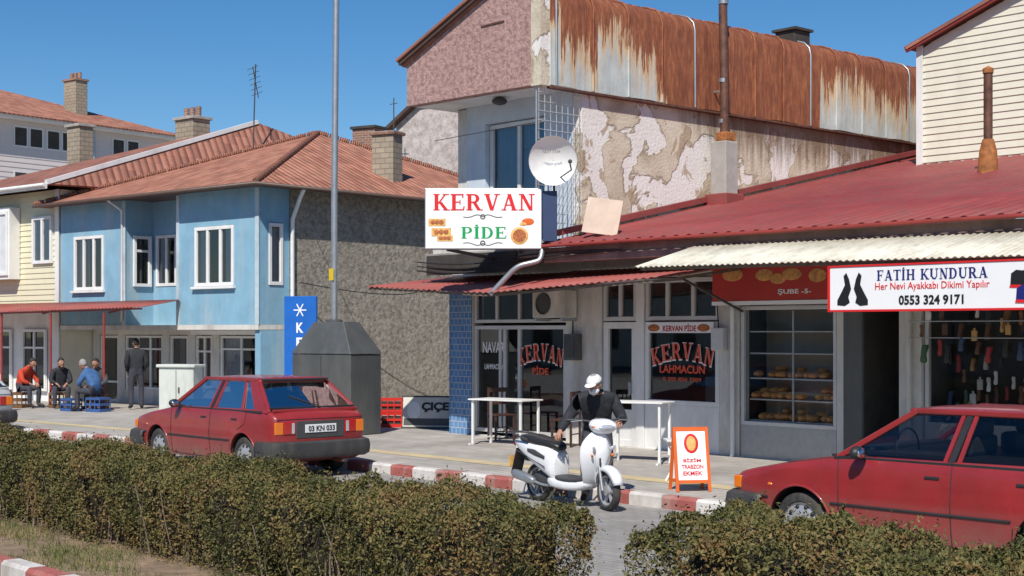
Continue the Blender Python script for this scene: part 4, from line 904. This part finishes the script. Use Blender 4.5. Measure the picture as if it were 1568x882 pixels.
def car(name,loc,rz,paint,plate=None):
    C=empty(name,loc,rz); XF=.80;XB=3.26;RA=.345;ZC=.285
    HW=[(0,.68),(.03,.735),(.1,.775),(.25,.80),(.6,.815),(1.5,.825),(3.2,.82),(3.7,.805),(3.9,.785),(3.97,.755),(4.0,.71)]
    SH=[(.15,.92),(.22,.945),(.35,.975),(.5,.992),(.60,1.0),(.63,.992),(.78,.98),(.90,.955),(.97,.935)]
    ZT=[(0,.64),(.04,.69),(.12,.72),(.5,.80),(1.05,.885),(1.25,.925),(1.6,.935),(3.4,.955),(3.8,.945),(3.9,.91),(3.97,.87),(4.0,.82)]
    def zb(x):
        z=interp(x,[(0,.30),(.1,.24),(.3,.20),(3.7,.20),(3.9,.27),(4.0,.34)])
        for xc in(XF,XB):
            if abs(x-xc)<RA: z=max(z,ZC+math.sqrt(RA*RA-(x-xc)**2))
        return z
    def sy(x,z): return interp(x,HW)*interp(z,SH)
    xs=set(float(q) for q in np.linspace(0,4,58).round(4))
    for v in(.01,.03,.06,3.94,3.97,3.99): xs.add(v)
    for xc in(XF,XB):
        xs={x for x in xs if abs(x-xc)>RA+.01}
        for i in range(31): xs.add(round(xc-RA*math.cos(math.pi*i/30),4))
        xs.add(round(xc-RA-.004,4)); xs.add(round(xc+RA+.004,4))
    xs=sorted(xs); vs=[];fs=[]; ns=12
    for x in xs:
        b=zb(x);t=interp(x,ZT); half=[(0,b),(sy(x,b)*.8,b)]
        for i in range(ns): 
            z=b+(t-.035-b)*i/(ns-1); half.append((sy(x,z),z))
        w_=sy(x,t-.03); half+=[(w_-.012,t-.014),(w_-.04,t),(w_*.8,t+.010),(w_*.45,t+.022),(0,t+.026)]
        ring=[(-y,z) for y,z in half]+[(y,z) for y,z in half[-2:0:-1]]
        vs+=[(x,y,z) for y,z in ring]; k=len(ring)
    for i in range(len(xs)-1):
        for j in range(k): fs.append((i*k+j,i*k+(j+1)%k,(i+1)*k+(j+1)%k,(i+1)*k+j))
    fs.append(tuple(range(k))[::-1]); fs.append(tuple((len(xs)-1)*k+j for j in range(k)))
    mesh('body_shell',vs,fs,paint,C,True,sharp=38)
    for xc in(XF,XB):
        box('axle_block',C,xc-.33,xc+.33,-.46,.46,.22,.60,M['blackish'])
        for s in(-1,1):
            pts=[(xc-(RA+.003)*math.cos(math.pi*i/20),s*(sy(xc,ZC+RA*math.sin(math.pi*i/20))),ZC+(RA+.003)*math.sin(math.pi*i/20)) for i in range(21)]
            tube('arch_lip',C,pts,.012,paint)
            wv=[];wf=[]
            for i in range(21):
                a=math.pi*i/20; wv+=[(xc-(RA-.006)*math.cos(a),s*.77,ZC+(RA-.006)*math.sin(a)),(xc-(RA-.006)*math.cos(a),s*.44,ZC+(RA-.006)*math.sin(a))]
            for i in range(20): wf.append((2*i,2*i+1,2*i+3,2*i+2))
            mesh('wheel_well',wv,wf,M['blackish'],C,True)
            wheel(C,xc,s*.70,s)
    bz=.915;tz=1.355; hb=.752;ht=.565
    cols=[-1,-.55,0,.55,1]; bow=[0,-.05,-.075,-.05,0]
    fb=[(1.16+bow[i],cols[i]*hb,bz+.005) for i in range(5)]; ft=[(1.86+bow[i]*.7,cols[i]*ht,tz) for i in range(5)]
    rb=[(3.84-bow[i]*.6,cols[i]*hb*.97,bz+.02) for i in range(5)]; rt=[(3.28-bow[i]*.6,cols[i]*ht,tz) for i in range(5)]
    gv=fb+ft+rb+rt; gf=[(i,i+1,i+6,i+5) for i in range(4)]+[(10+i,15+i,16+i,11+i) for i in range(4)]+[(0,5,15,10),(4,14,19,9)]
    mesh('glasshouse',gv,gf,M['carglass'],C)
    rv=[];rf=[];nx_=10
    for i in range(nx_+1):
        x=1.82+(3.34-1.82)*i/nx_; e=math.sin(math.pi*i/nx_)**.5 if 0<i<nx_ else 0
        for j,c in enumerate((-1,-.93,-.6,0,.6,.93,1)):
            rv.append((x+(-.04 if i==0 else .035 if i==nx_ else 0)*(1-c*c),c*(ht+.022),1.352+.022*(1-c**4)+.028*e*(1-c*c*.5)+(.0 if abs(c)<1 else -.012)))
    for i in range(nx_):
        for j in range(6): q=i*7+j; rf.append((q,q+7,q+8,q+1))
    ro=mesh('roof_panel',rv,rf,paint,C,True); m_=ro.modifiers.new('s','SOLIDIFY'); m_.thickness=.035; m_.offset=-1
    box('headliner',C,1.95,3.25,-.53,.53,1.318,1.328,M['darkgray'])
    def gp(x,t,s): return Vector((x,s*((hb+(ht-hb)*t)+.006),bz+(tz-bz)*t))
    for s in(-1,1):
        beam('a_pillar',C,gp(1.2,0,s),gp(1.9,1,s),.05,.05,paint,bv=.01)
        beam('b_pillar',C,gp(2.33,0,s),gp(2.42,1,s),.055,.014,M['blackish'],up=(0,s,.4))
        beam('door_frame_front',C,gp(2.27,0,s),gp(2.36,1,s),.035,.018,paint,up=(0,s,.4)); beam('door_frame_rear',C,gp(2.40,0,s),gp(2.48,1,s),.035,.018,paint,up=(0,s,.4))
        beam('c_pillar',C,gp(3.17,0,s),gp(3.00,1,s),.045,.016,paint,up=(0,s,.4))
        a=[gp(3.52,0,s),gp(3.84,0,s),gp(3.28,1,s),gp(3.10,1,s)]; b_=[q+Vector((0,s*.012,0)) for q in a]
        mesh('d_pillar',a+b_,[(0,1,2,3),(7,6,5,4),(0,4,5,1),(1,5,6,2),(2,6,7,3),(3,7,4,0)],paint,C)
        li=[gp(3.45,0,s),gp(3.80,0,s),gp(3.25,1,s),gp(3.05,1,s)]; mesh('pillar_lining',[q+Vector((0,-s*.035,0)) for q in li],[(0,1,2,3)],M['darkgray'],C)
        beam('roof_rail',C,gp(1.84,1,s),gp(3.3,1,s),.05,.045,paint,bv=.01)
        beam('belt_line',C,gp(1.17,.0,s)+Vector((0,s*.012,.0)),gp(3.7,.0,s)+Vector((0,s*.012,0.01)),.02,.03,M['blackish'])
        beam('rear_edge',C,gp(3.83,0,s)+Vector((.0,-s*.03,.01)),gp(3.29,1,s)+Vector((0,-s*.02,0)),.05,.05,paint,bv=.01)
        for path in([(1.22,.90),(1.24,.6),(1.24,.24)],[(2.36,.92),(2.36,.6),(2.36,.22)],[(3.32,.93),(3.30,.75),(3.12,.66)],[(2.92,.45),(2.90,.22)],[(1.24,.235),(2.36,.225),(2.90,.225)]):
            vv=[]
            for (x0,z0),(x1,z1) in zip(path[:-1],path[1:]):
                for i in range(7):
                    x=x0+(x1-x0)*i/6;z=z0+(z1-z0)*i/6; vv.append((x,s*(sy(x,z)+.0015),z))
            tube('panel_gap',C,vv,.0045,M['blackish'],res=1)
        for x0,x1 in((.08,XF-RA-.01),(XF+RA+.01,XB-RA-.01),(XB+RA+.01,3.9)):
            n=12; vv=[(x0+(x1-x0)*i/n,s*(sy(x0+(x1-x0)*i/n,.50)+.002),.50) for i in range(n+1)]
            tube('rubbing_strip',C,vv,.012,M['blackish'],res=2)
        for x in(2.18,3.02): 
            yy=s*sy(x,.80); box('door_handle',C,x-.07,x+.07,yy-.012,yy+.012,.79,.815,M['blackish'],.005)
        ellipsoid('mirror',C,(1.50,s*.90,.98),(.06,.09,.06),M['blackish'],14,8); beam('mirror_arm',C,(1.46,s*.74,.94),(1.48,s*.86,.97),.04,.03,M['blackish'])
        ellipsoid('mirror_glass',C,(1.545,s*.90,.98),(.02,.07,.045),M['chrome'],12,6)
        ellipsoid('side_repeater',C,(.47,s*sy(.47,.62),.62),(.03,.01,.015),M['orangelens'],10,6)
    def bumper(front):
        n=28;vv=[];ff=[]
        for i in range(n+1):
            t=-1+2*i/n; ay=abs(t)
            if ay>.62: q=(ay-.62)/.38; x=-.055+q*.42; yy=.80+.03*q
            else: q=ay/.62; x=-.055-.045*(1-q**3); yy=.80*q
            vv.append((x if front else 4.0-x,math.copysign(yy,t)))
        vs=[]
        for i,(X,yy) in enumerate(vv):
            sx=1 if front else -1
            for (dz,ou) in((.30,.93),(.33,1.0),(.42,1.01),(.49,.995),(.51,.93)):
                vs.append((X+(1-ou)*.3*sx,yy*ou if abs(yy)>.3 else yy,dz))
        k=5
        for i in range(n):
            for j in range(k-1): ff.append((i*k+j,(i+1)*k+j,(i+1)*k+j+1,i*k+j+1))
        o_=mesh('bumper',vs,ff,M['bumper'],C,True,sharp=40); m_=o_.modifiers.new('s','SOLIDIFY'); m_.thickness=.05; m_.offset=0
    bumper(True);bumper(False)
    box('grille',C,-.012,.02,-.42,.42,.56,.66,M['blackish'],.005)
    for s in(-1,1):
        def yb(a,b): return (a,b) if s>0 else (-b,-a)
        y0,y1=yb(.44,.68); box('headlight',C,-.01,.06,y0,y1,.55,.675,M['lens'],.012)
        y0,y1=yb(.685,.77); box('indicator',C,.01,.10,y0,y1,.55,.67,M['orangelens'],.012)
        y0,y1=yb(.42,.61); box('taillight',C,3.96,4.012,y0,y1,.62,.79,M['redlens'],.01)
        y0,y1=yb(.612,.74); box('taillight_indicator',C,3.955,4.008,y0,y1,.62,.79,M['orangelens'],.01)
        y0,y1=yb(.43,.48); box('reverse_lamp',C,3.97,4.015,y0,y1,.63,.78,M['lens'],.006)
    box('plate_recess',C,3.99,4.006,-.40,.40,.56,.80,M['darkgray'],.004)
    box('number_plate',C,4.007,4.018,-.26,.26,.635,.75,M['plate'],.004)
    pe=empty('plate_text',(4.02,0,0),R(90),C); text(plate or '03 KN 033',pe,0.01,.692,-.001,.44,.075,M['blacktxt'],.02)
    box('hatch_gap',C,3.995,4.004,-.72,.72,.825,.832,M['blackish'])
    box('spoiler',C,3.28,3.42,-.54,.54,1.345,1.372,M['blackish'],.01)
    beam('rear_wiper',C,(3.86,.15,.97),(3.62,-.28,1.14),.012,.012,M['blackish'])
    beam('rear_glass_bottom',C,(3.87,-.70,.945),(3.87,.70,.945),.04,.04,paint,bv=.01)
    beam('windscreen_bottom',C,(1.12,-.70,.925),(1.12,.70,.925),.06,.02,M['blackish'])
    box('exhaust',C,3.85,4.08,.32,.38,.2,.25,M['rustpipe'],.01)
    box('parcel_shelf',C,3.0,3.83,-.71,.71,.962,.99,M['blackish'])
    box('cabin_floor',C,1.3,3.0,-.70,.70,.955,.985,M['blackish'])
    for y in(-.36,.36):
        box('front_seat',C,2.28,2.42,y-.24,y+.24,.98,1.16,M['darkgray'],.04); box('headrest',C,2.36,2.45,y-.12,y+.12,1.16,1.30,M['darkgray'],.03)
    box('rear_seat',C,3.05,3.2,-.6,.6,.98,1.10,M['darkgray'],.04); box('dashboard',C,1.3,1.5,-.66,.66,.95,1.02,M['blackish'],.02)
    st=lathe('steering_wheel',C,[(.17,0),(.185,.012),(.19,0),(.18,-.012),(.17,0)],M['blackish'],24,'y'); st.location=(1.66,-.36,1.0); st.rotation_euler=(0,0,R(90))
    box('mirror_inside',C,1.75,1.78,-.1,.1,1.27,1.32,M['blackish'],.01)
    return C
car('red_hatchback_car',(-20.75,11.47,0),R(0),M['carred'])
car('red_hatchback_car',(-8.85,11.6,0),R(0),M['carred'],'03 EK 417')
car('silver_hatchback_car',(-31.05,10.3,0),R(5.5),M['carsilver'],'03 AB 122')

# ---------------------------------------------------------------- scooter
SC=empty('motor_scooter',(-12.66,11.86,0),R(-4)); Wt=M['scwhite']
def swheel(p,x,r,w,steer=0):
    e=empty('wheel',(x,0,r),R(steer),p)
    lathe('tyre',e,[(r*.70,-w*.35),(r*.82,-w*.5),(r*.95,-w*.35),(r,0),(r*.95,w*.35),(r*.82,w*.5),(r*.70,w*.35)],M['tyre'],36)
    lathe('rim',e,[(r*.72,-w*.38),(r*.66,-w*.3),(r*.66,w*.3),(r*.72,w*.38)],M['hub'],36); lathe('hub',e,[(.001,-w*.45),(r*.25,-w*.45),(r*.25,w*.45),(.001,w*.45)],M['hub'],18)
    for i in range(6):
        a=i*math.pi/3; beam('spoke',e,(math.cos(a)*r*.2,0,math.sin(a)*r*.2),(math.cos(a)*r*.69,0,math.sin(a)*r*.69),.035,.02,M['hub'])
    return e
swheel(SC,0,.235,.11)
FR=empty('front_assembly',(1.2,0,0),R(-14),SC)
swheel(FR,.05,.235,.10)
for y in(-.08,.08): tube('fork',FR,[(.05,y,.235),(-.03,y,.5)],.02,M['steel'])
n=14;vs=[];fs=[]
for i in range(n+1):
    a=R(18)+R(150)*i/n; rr=.275; w_=.065*(.5+.5*math.sin(math.pi*(i+1)/(n+2)))+.02
    for y,dr in((-w_,-.05),(-w_*.8,0),(0,.014),(w_*.8,0),(w_,-.05)): vs.append((.05+(rr+dr)*math.cos(a),y,.235+(rr+dr)*math.sin(a)))
for i in range(n):
    for j in range(4): q=i*5+j; fs.append((q,q+1,q+6,q+5))
o_=mesh('front_fender',vs,fs,Wt,FR,True); o_.modifiers.new('s','SOLIDIFY').thickness=.006
tube('handlebar',FR,[(-.24,-.38,1.03),(-.19,-.2,1.03),(-.15,0,.98),(-.19,.2,1.03),(-.24,.38,1.03)],.013,M['darkgray'],True)
for s in(-1,1):
    tube('grip',FR,[(-.255,s*.39,1.03),(-.20,s*.27,1.03)],.019,M['blackish']); tube('brake_lever',FR,[(-.15,s*.24,1.025),(-.18,s*.37,1.015)],.007,M['steel'])
    ellipsoid('front_indicator',FR,(-.06,s*.125,.955),(.05,.035,.020),M['orangelens'],12,8)
loft('handlebar_cowl',FR,[(.86,-.10,0,.06,.08),(.92,-.08,0,.10,.15),(.97,-.09,0,.11,.17),(1.02,-.13,0,.075,.14),(1.045,-.16,0,.03,.07)],Wt,24,'z',1,3.2)
loft('dash_cluster',FR,[(.98,-.20,0,.03,.10),(1.03,-.19,0,.035,.09),(1.06,-.17,0,.02,.06)],M['blackish'],16,'z',1)
ellipsoid('headlight',FR,(.0,0,.945),(.04,.105,.034),M['lens'],18,10)
def sheet(name,p,rows,mat,th=.03,m=12,pw=2.0):
    vs=[];fs=[]
    for (z,w_,x0,b) in rows:
        for i in range(m+1):
            t=-1+2*i/m; vs.append((x0+b*(1-abs(t)**pw),t*w_,z))
    for j in range(len(rows)-1):
        for i in range(m): q=j*(m+1)+i; fs.append((q,q+1,q+m+2,q+m+1))
    o_=mesh(name,vs,fs,mat,p,True); s_=o_.modifiers.new('s','SOLIDIFY'); s_.thickness=th; s_.offset=0
    u=o_.modifiers.new('u','SUBSURF'); u.levels=1;u.render_levels=1
    return o_
sheet('leg_shield',SC,[(.24,.06,.86,.03),(.30,.12,.92,.05),(.42,.18,.97,.07),(.55,.23,.99,.11),(.68,.245,1.0,.14),(.78,.21,1.0,.15),(.86,.12,1.02,.10),(.90,.05,1.03,.05)],Wt)
sheet('front_beak',SC,[(.42,.03,1.06,.02),(.50,.08,1.10,.05),(.62,.12,1.13,.07),(.74,.10,1.14,.06),(.83,.04,1.13,.03)],Wt,.02)
loft('steering_column_cover',SC,[(.45,1.0,0,.05,.12),(.6,1.0,0,.06,.17),(.75,1.01,0,.06,.16),(.86,1.04,0,.05,.08)],M['darkgray'],24,'z',1)
for s in(-1,1):
    e=ellipsoid('nose_light',SC,(0,0,0),(.02,.06,.022),M['lens'],14,8); e.location=(1.135,s*.13,.70); e.rotation_euler=(R(35)*s,0,-R(35)*s)
    e=ellipsoid('nose_indicator',SC,(0,0,0),(.015,.04,.014),M['orangelens'],14,8); e.location=(1.12,s*.15,.62); e.rotation_euler=(R(35)*s,0,-R(40)*s)
    beam('shield_trim',SC,(1.15,s*.05,.46),(1.20,s*.10,.60),.02,.02,M['darkgray'])
loft('floorboard',SC,[(.36,0,.33,.14,.035),(.6,0,.31,.17,.03),(.85,0,.32,.17,.03),(.97,0,.38,.14,.05)],M['darkgray'],20,'x',1,4); loft('lower_side_trim',SC,[(.22,0,.28,.15,.07),(.5,0,.24,.175,.06),(.80,0,.25,.17,.065),(.98,0,.31,.12,.07)],Wt,20,'x',1,3.5)
loft('rear_body',SC,[(-.46,0,.70,.04,.025),(-.38,0,.685,.09,.05),(-.2,0,.64,.14,.09),(0,0,.58,.165,.14),(.2,0,.53,.175,.18),(.33,0,.48,.165,.20),(.42,0,.42,.13,.17)],Wt,28,'x',1,3)
for s in(-1,1):
    loft('side_vent',SC,[(-.05,s*.158,.62,.008,.02),(.1,s*.172,.60,.01,.035),(.28,s*.170,.55,.01,.02)],M['darkgray'],12,'x')
    beam('side_seam',SC,(-.30,s*.125,.60),(.30,s*.180,.44),.008,.008,M['darkgray'])
loft('seat',SC,[(-.32,0,.755,.08,.025),(-.22,0,.755,.13,.05),(-.05,0,.75,.145,.06),(.06,0,.72,.145,.055),(.25,0,.71,.13,.055),(.38,0,.68,.10,.05),(.44,0,.66,.05,.02)],M['seat'],24,'x',1,3)
tube('grab_rail',SC,[(-.05,-.16,.74),(-.3,-.16,.79),(-.46,-.09,.81),(-.46,.09,.81),(-.3,.16,.79),(-.05,.16,.74)],.014,M['darkgray'],True)
ellipsoid('tail_light',SC,(-.44,0,.67),(.03,.07,.03),M['redlens'],14,8)
boxes('number_plate',SC,[(-.50,-.49,-.09,.09,.38,.52)],M['piny']); beam('rear_mudguard',SC,(-.36,0,.62),(-.47,0,.30),.16,.015,M['blackish'])
loft('rear_inner_fender',SC,[(-.30,0,.50,.06,.05),(-.1,0,.53,.07,.05),(.2,0,.50,.07,.06)],M['blackish'],14,'x',1)
loft('engine',SC,[(-.12,.02,.26,.08,.09),(.1,.0,.28,.11,.12),(.3,0,.3,.10,.10),(.42,0,.32,.06,.06)],M['darkgray'],18,'x',1)
loft('muffler',SC,[(-.34,-.15,.32,.04,.045),(-.30,-.15,.32,.055,.06),(.0,-.15,.27,.055,.06),(.08,-.14,.25,.03,.03)],M['steel'],18,'x',1); tube('exhaust_pipe',SC,[(.05,-.13,.25),(.2,-.12,.2),(.35,-.06,.22)],.016,M['steel'],True)
tube('rear_shock',SC,[(-.02,.1,.25),(-.12,.1,.55)],.022,M['blackish']); beam('kickstand',SC,(.42,-.1,.2),(.36,-.24,.01),.02,.02,M['darkgray'])

# ---------------------------------------------------------------- people
def skinmesh(name,p,V,Ed,Rd,mats,lab=None,sub=2):
    me=bpy.data.meshes.new(name+'_sk'); me.from_pydata([tuple(v) for v in V],Ed,[]); me.update()
    ob=bpy.data.objects.new(name+'_sk',me); COL.objects.link(ob); ob.modifiers.new('k','SKIN')
    for i,r in enumerate(Rd): me.skin_vertices[0].data[i].radius=r
    me.skin_vertices[0].data[0].use_root=True
    s=ob.modifiers.new('s','SUBSURF'); s.levels=sub; s.render_levels=sub
    dg=bpy.context.evaluated_depsgraph_get(); ev=ob.evaluated_get(dg); nm=bpy.data.meshes.new_from_object(ev)
    bpy.data.objects.remove(ob)
    nm.materials.clear()
    for m in mats: nm.materials.append(m)
    if lab:
        segs=[(Vector(V[a]),Vector(V[b]),l) for (a,b),l in zip(Ed,lab)]
        for po in nm.polygons:
            c=po.center;best=9;bl=0
            for a,b,l in segs:
                d=b-a; t=max(0,min(1,(c-a).dot(d)/max(d.length_squared,1e-9))); q=(a+d*t-c).length
                if q<best: best=q;bl=l
            po.material_index=bl
    nm.polygons.foreach_set('use_smooth',[True]*len(nm.polygons))
    o=bpy.data.objects.new(name,nm); return link(o,p)
def hand(p,w,d,n,curl=.5,side=1):
    w=Vector(w);d=Vector(d).normalized();n=Vector(n).normalized();s=d.cross(n).normalized();n=s.cross(d)
    V=[w-d*.02,w+d*.04,w+d*.075];Ed=[(0,1),(1,2)];Rd=[(.026,.026),(.036,.022),(.036,.018)]
    for i,(o,l) in enumerate(((-.032,.070),(-.011,.080),(.011,.076),(.031,.060))):
        k=w+d*.085+s*o; V.append(k);Ed.append((2,len(V)-1));Rd.append((.011,.011)); a=0;q=k
        for j,f in enumerate((.45,.3,.25)):
            a+=curl*(.9 if j else .6); q=q+(d*math.cos(a)+n*math.sin(a))*l*f; V.append(q);Ed.append((len(V)-2,len(V)-1));Rd.append((.0085-.001*j,)*2)
    t0=w+d*.035+s*(-.035*side); t1=t0+(d*.6-s*side*.7+n*.3).normalized()*.035; t2=t1+(d*.9-s*side*.1+n*.5).normalized()*.03
    V+=[t0,t1,t2]; m=len(V); Ed+=[(1,m-3),(m-3,m-2),(m-2,m-1)];Rd+=[(.013,.013),(.011,.011),(.009,.009)]
    return skinmesh('hand',p,V,Ed,Rd,[M['skin']],None,1)
def head(p,c,yaw,pitch,hairm,cap=False,mask=False,roll=0):
    e=empty('head',c,0,p); e.rotation_euler=(roll,pitch,yaw)
    def f(v):
        x,y,z=v
        if z<0: y*=1-.30*(-z)**1.4; x*=1-.05*(-z)
        if x<-.2 and z<0: x*=.85
        return (x,y,z)
    ellipsoid('skull',e,(0,0,0),(.096,.076,.118),M['skin'],28,20,f)
    ellipsoid('nose',e,(.098,0,-.018),(.022,.014,.026),M['skin'],12,8); ellipsoid('nose_bridge',e,(.088,0,.008),(.014,.009,.026),M['skin'],10,6)
    for s in(-1,1):
        ellipsoid('eye_white',e,(.083,s*.030,.006),(.010,.014,.008),M['whiteclean'],10,6); ellipsoid('iris',e,(.0905,s*.030,.006),(.004,.006,.006),M['eye'],8,6)
        ellipsoid('brow',e,(.088,s*.031,.027),(.008,.018,.004),hairm,8,6); ellipsoid('ear',e,(-.002,s*.076,-.005),(.018,.010,.030),M['skin'],10,8)
    ellipsoid('upper_lip',e,(.088,0,-.054),(.009,.022,.005),M['lip'],10,6); ellipsoid('lower_lip',e,(.086,0,-.062),(.009,.019,.006),M['lip'],10,6); ellipsoid('chin',e,(.066,0,-.098),(.024,.026,.018),M['skin'],10,6)
    def hf(v):
        x,y,z=v
        lim=.25 if x>.45 else (-.1 if x>-.1 else -.55)
        if z<lim: z=lim+(z-lim)*.05; x*=.86;y*=.88
        return (x,y,z)
    ellipsoid('hair',e,(-.008,0,.012),(.100,.083,.119),hairm,24,16,hf)
    if cap:
        ellipsoid('cap_crown',e,(-.004,0,.040),(.108,.090,.086),M['capcloth'],28,16,lambda v:(v[0],v[1],max(v[2],.02))); ellipsoid('cap_brim',e,(.105,0,.045),(.075,.070,.008),M['capcloth'],20,8)
    if mask: ellipsoid('face_mask',e,(.045,0,-.055),(.068,.066,.052),M['whiteclean'],18,12)
    return e
def person(name,loc,rz,J,top,bot,hairm,headang=(0,0),cap=False,mask=False,curl=.5,scale=1,hd=None,roll=0,bulk=1.0):
    P=empty(name,loc,rz); P.scale=(scale,)*3
    V=[J['pelvis'],J['spine'],J['chest'],J['neck'],J['headb']];Ed=[(0,1),(1,2),(2,3),(3,4)];lab=[0,0,0,2]
    Rd=[(.135*bulk,.12*bulk),(.13*bulk,.125*bulk),(.14*bulk,.125*bulk),(.06,.06),(.052,.052)]
    for s in'LR':
        k=len(V);V+=[J['sh'+s],J['el'+s],J['wr'+s]];Ed+=[(2,k),(k,k+1),(k+1,k+2)];lab+=[0,0,0];Rd+=[(.078*bulk,)*2,(.058*bulk,)*2,(.040*bulk,)*2]
    for s in'LR':
        k=len(V);V+=[J['hip'+s],J['kn'+s],J['an'+s],J['toe'+s]];Ed+=[(0,k),(k,k+1),(k+1,k+2),(k+2,k+3)];lab+=[1,1,1,3];Rd+=[(.098,.098),(.072,.072),(.055,.055),(.036,.036)]
    skinmesh('body',P,V,Ed,Rd,[top,bot,M['skin'],M['shoe']],lab)
    hb=Vector(J['headb']);nk=Vector(J['neck']);d=(hb-nk).normalized(); c=hb+d*.085+Vector((.02,0,.0)) if hd is None else Vector(hd)
    head(P,c,headang[0],headang[1],hairm,cap,mask,roll)
    for s in'LR':
        w=Vector(J['wr'+s]);el=Vector(J['el'+s]); hand(P,w,(w-el).normalized()+Vector((0,0,-.15)),(.2,0,-1),curl,1 if s=='L' else -1)
    lathe('collar',P,[(.062,-.02),(.075,.02),(.068,.035)],top,16,'z',tuple(nk))
    return P
J=dict(pelvis=(-.24,0,.90),spine=(-.12,0,1.03),chest=(.02,0,1.20),neck=(.11,0,1.33),headb=(.16,-.01,1.37),
 shL=(.03,.20,1.23),elL=(.05,.31,1.00),wrL=(.28,.28,.99),shR=(.03,-.20,1.23),elR=(.08,-.34,1.02),wrR=(.28,-.42,.88),
 hipL=(-.25,.10,.86),knL=(-.12,.13,.48),anL=(-.22,.13,.09),toeL=(-.02,.15,.045),hipR=(-.25,-.10,.86),knR=(-.12,-.14,.48),anR=(-.2,-.14,.09),toeR=(0,-.17,.045))
person('man_with_cap',(-12.02,12.18,0),R(-47),J,M['jacket'],M['trouser'],M['hairgray'],(R(-24),R(24)),True,True,.8,hd=(.21,-.02,1.42),bulk=1.18)
def sit(armfwd=.0,lean=.1):
    return dict(pelvis=(0,0,.50),spine=(.03,0,.66),chest=(.03+lean,0,.86),neck=(.05+lean*1.5,0,1.02),headb=(.07+lean*1.7,0,1.07),
     shL=(.03+lean,.18,.90),elL=(.16+lean,.24,.68),wrL=(.36+armfwd,.14,.62),shR=(.03+lean,-.18,.90),elR=(.16+lean,-.24,.68),wrR=(.36+armfwd,-.12,.62),
     hipL=(.05,.10,.49),knL=(.45,.16,.50),anL=(.42,.16,.09),toeL=(.60,.19,.045),hipR=(.05,-.10,.49),knR=(.45,-.16,.50),anR=(.46,-.16,.09),toeR=(.64,-.19,.045))
stand=dict(pelvis=(0,0,.94),spine=(.0,0,1.1),chest=(.01,0,1.32),neck=(.0,0,1.48),headb=(.01,0,1.54),shL=(0,.19,1.40),elL=(-.02,.24,1.12),wrL=(.12,.18,.92),shR=(0,-.19,1.40),elR=(-.03,-.25,1.12),wrR=(.12,-.17,.93),
 hipL=(0,.10,.9),knL=(.02,.12,.50),anL=(-.03,.12,.09),toeL=(.15,.15,.045),hipR=(0,-.10,.9),knR=(.04,-.13,.50),anR=(0,-.13,.09),toeR=(.18,-.16,.045))
person('seated_man_in_blue_jacket',(-32.1,15.55,.125),R(200),sit(.0,.16),M['denim'],M['trouser'],M['hairgray'],(0,R(15)),bulk=1.15)
person('seated_man',(-33.1,16.1,.125),R(-40),sit(.05,.08),M['graycloth'],M['trouser'],M['hair'],(R(-20),0),bulk=1.1)
person('seated_man_in_dark_jacket',(-34.4,15.7,.125),R(-20),sit(.0,.1),M['jacket'],M['trouser'],M['hair'],(R(20),0),bulk=1.1)
person('seated_person_in_red_sweater',(-35.1,15.0,.125),R(20),sit(.05,.14),M['redcloth'],M['trouser'],M['hair'],(R(10),R(10)),bulk=1.1)
person('standing_man',(-32.4,16.75,.125),R(160),stand,M['jacket'],M['trouser'],M['hair'],(R(20),R(8)),bulk=1.08)
crate('blue_crate',(-32.05,15.58,.127),R(20),1,M['crateblue'],.45,.36,.34); crate('blue_crate',(-32.8,15.25,.127),R(10),1,M['crateblue'],.42,.32,.3)
crate('crate_seat',(-33.15,16.13,.127),R(50),1,M['wood'],.42,.36,.38)
crate('crate_seat',(-34.45,15.7,.127),R(50),1,M['wood'],.42,.36,.38); crate('crate_seat',(-35.1,14.95,.127),R(30),1,M['wood'],.42,.36,.38)
lathe('wooden_barrel_stool',None,[(.001,.5),(.17,.5),(.19,.4),(.2,.28),(.18,.05),(.17,.0)],simple('stool_leather',(.30,.13,.04),.5),24,'z',(-34.0,14.1,.127))
CW=empty('utility_cable'); tube('wire',CW,[(-28.6,19.0,3.2),(-28.1,20.6,2.9),(-27.9,22.5,3.0),(-20.95,18.2,3.4)],.012,M['cable'],True); tube('wire',CW,[(-28.5,19.1,5.1),(-25,18.8,4.2),(-20.9,17.5,3.9)],.009,M['cable'],True)
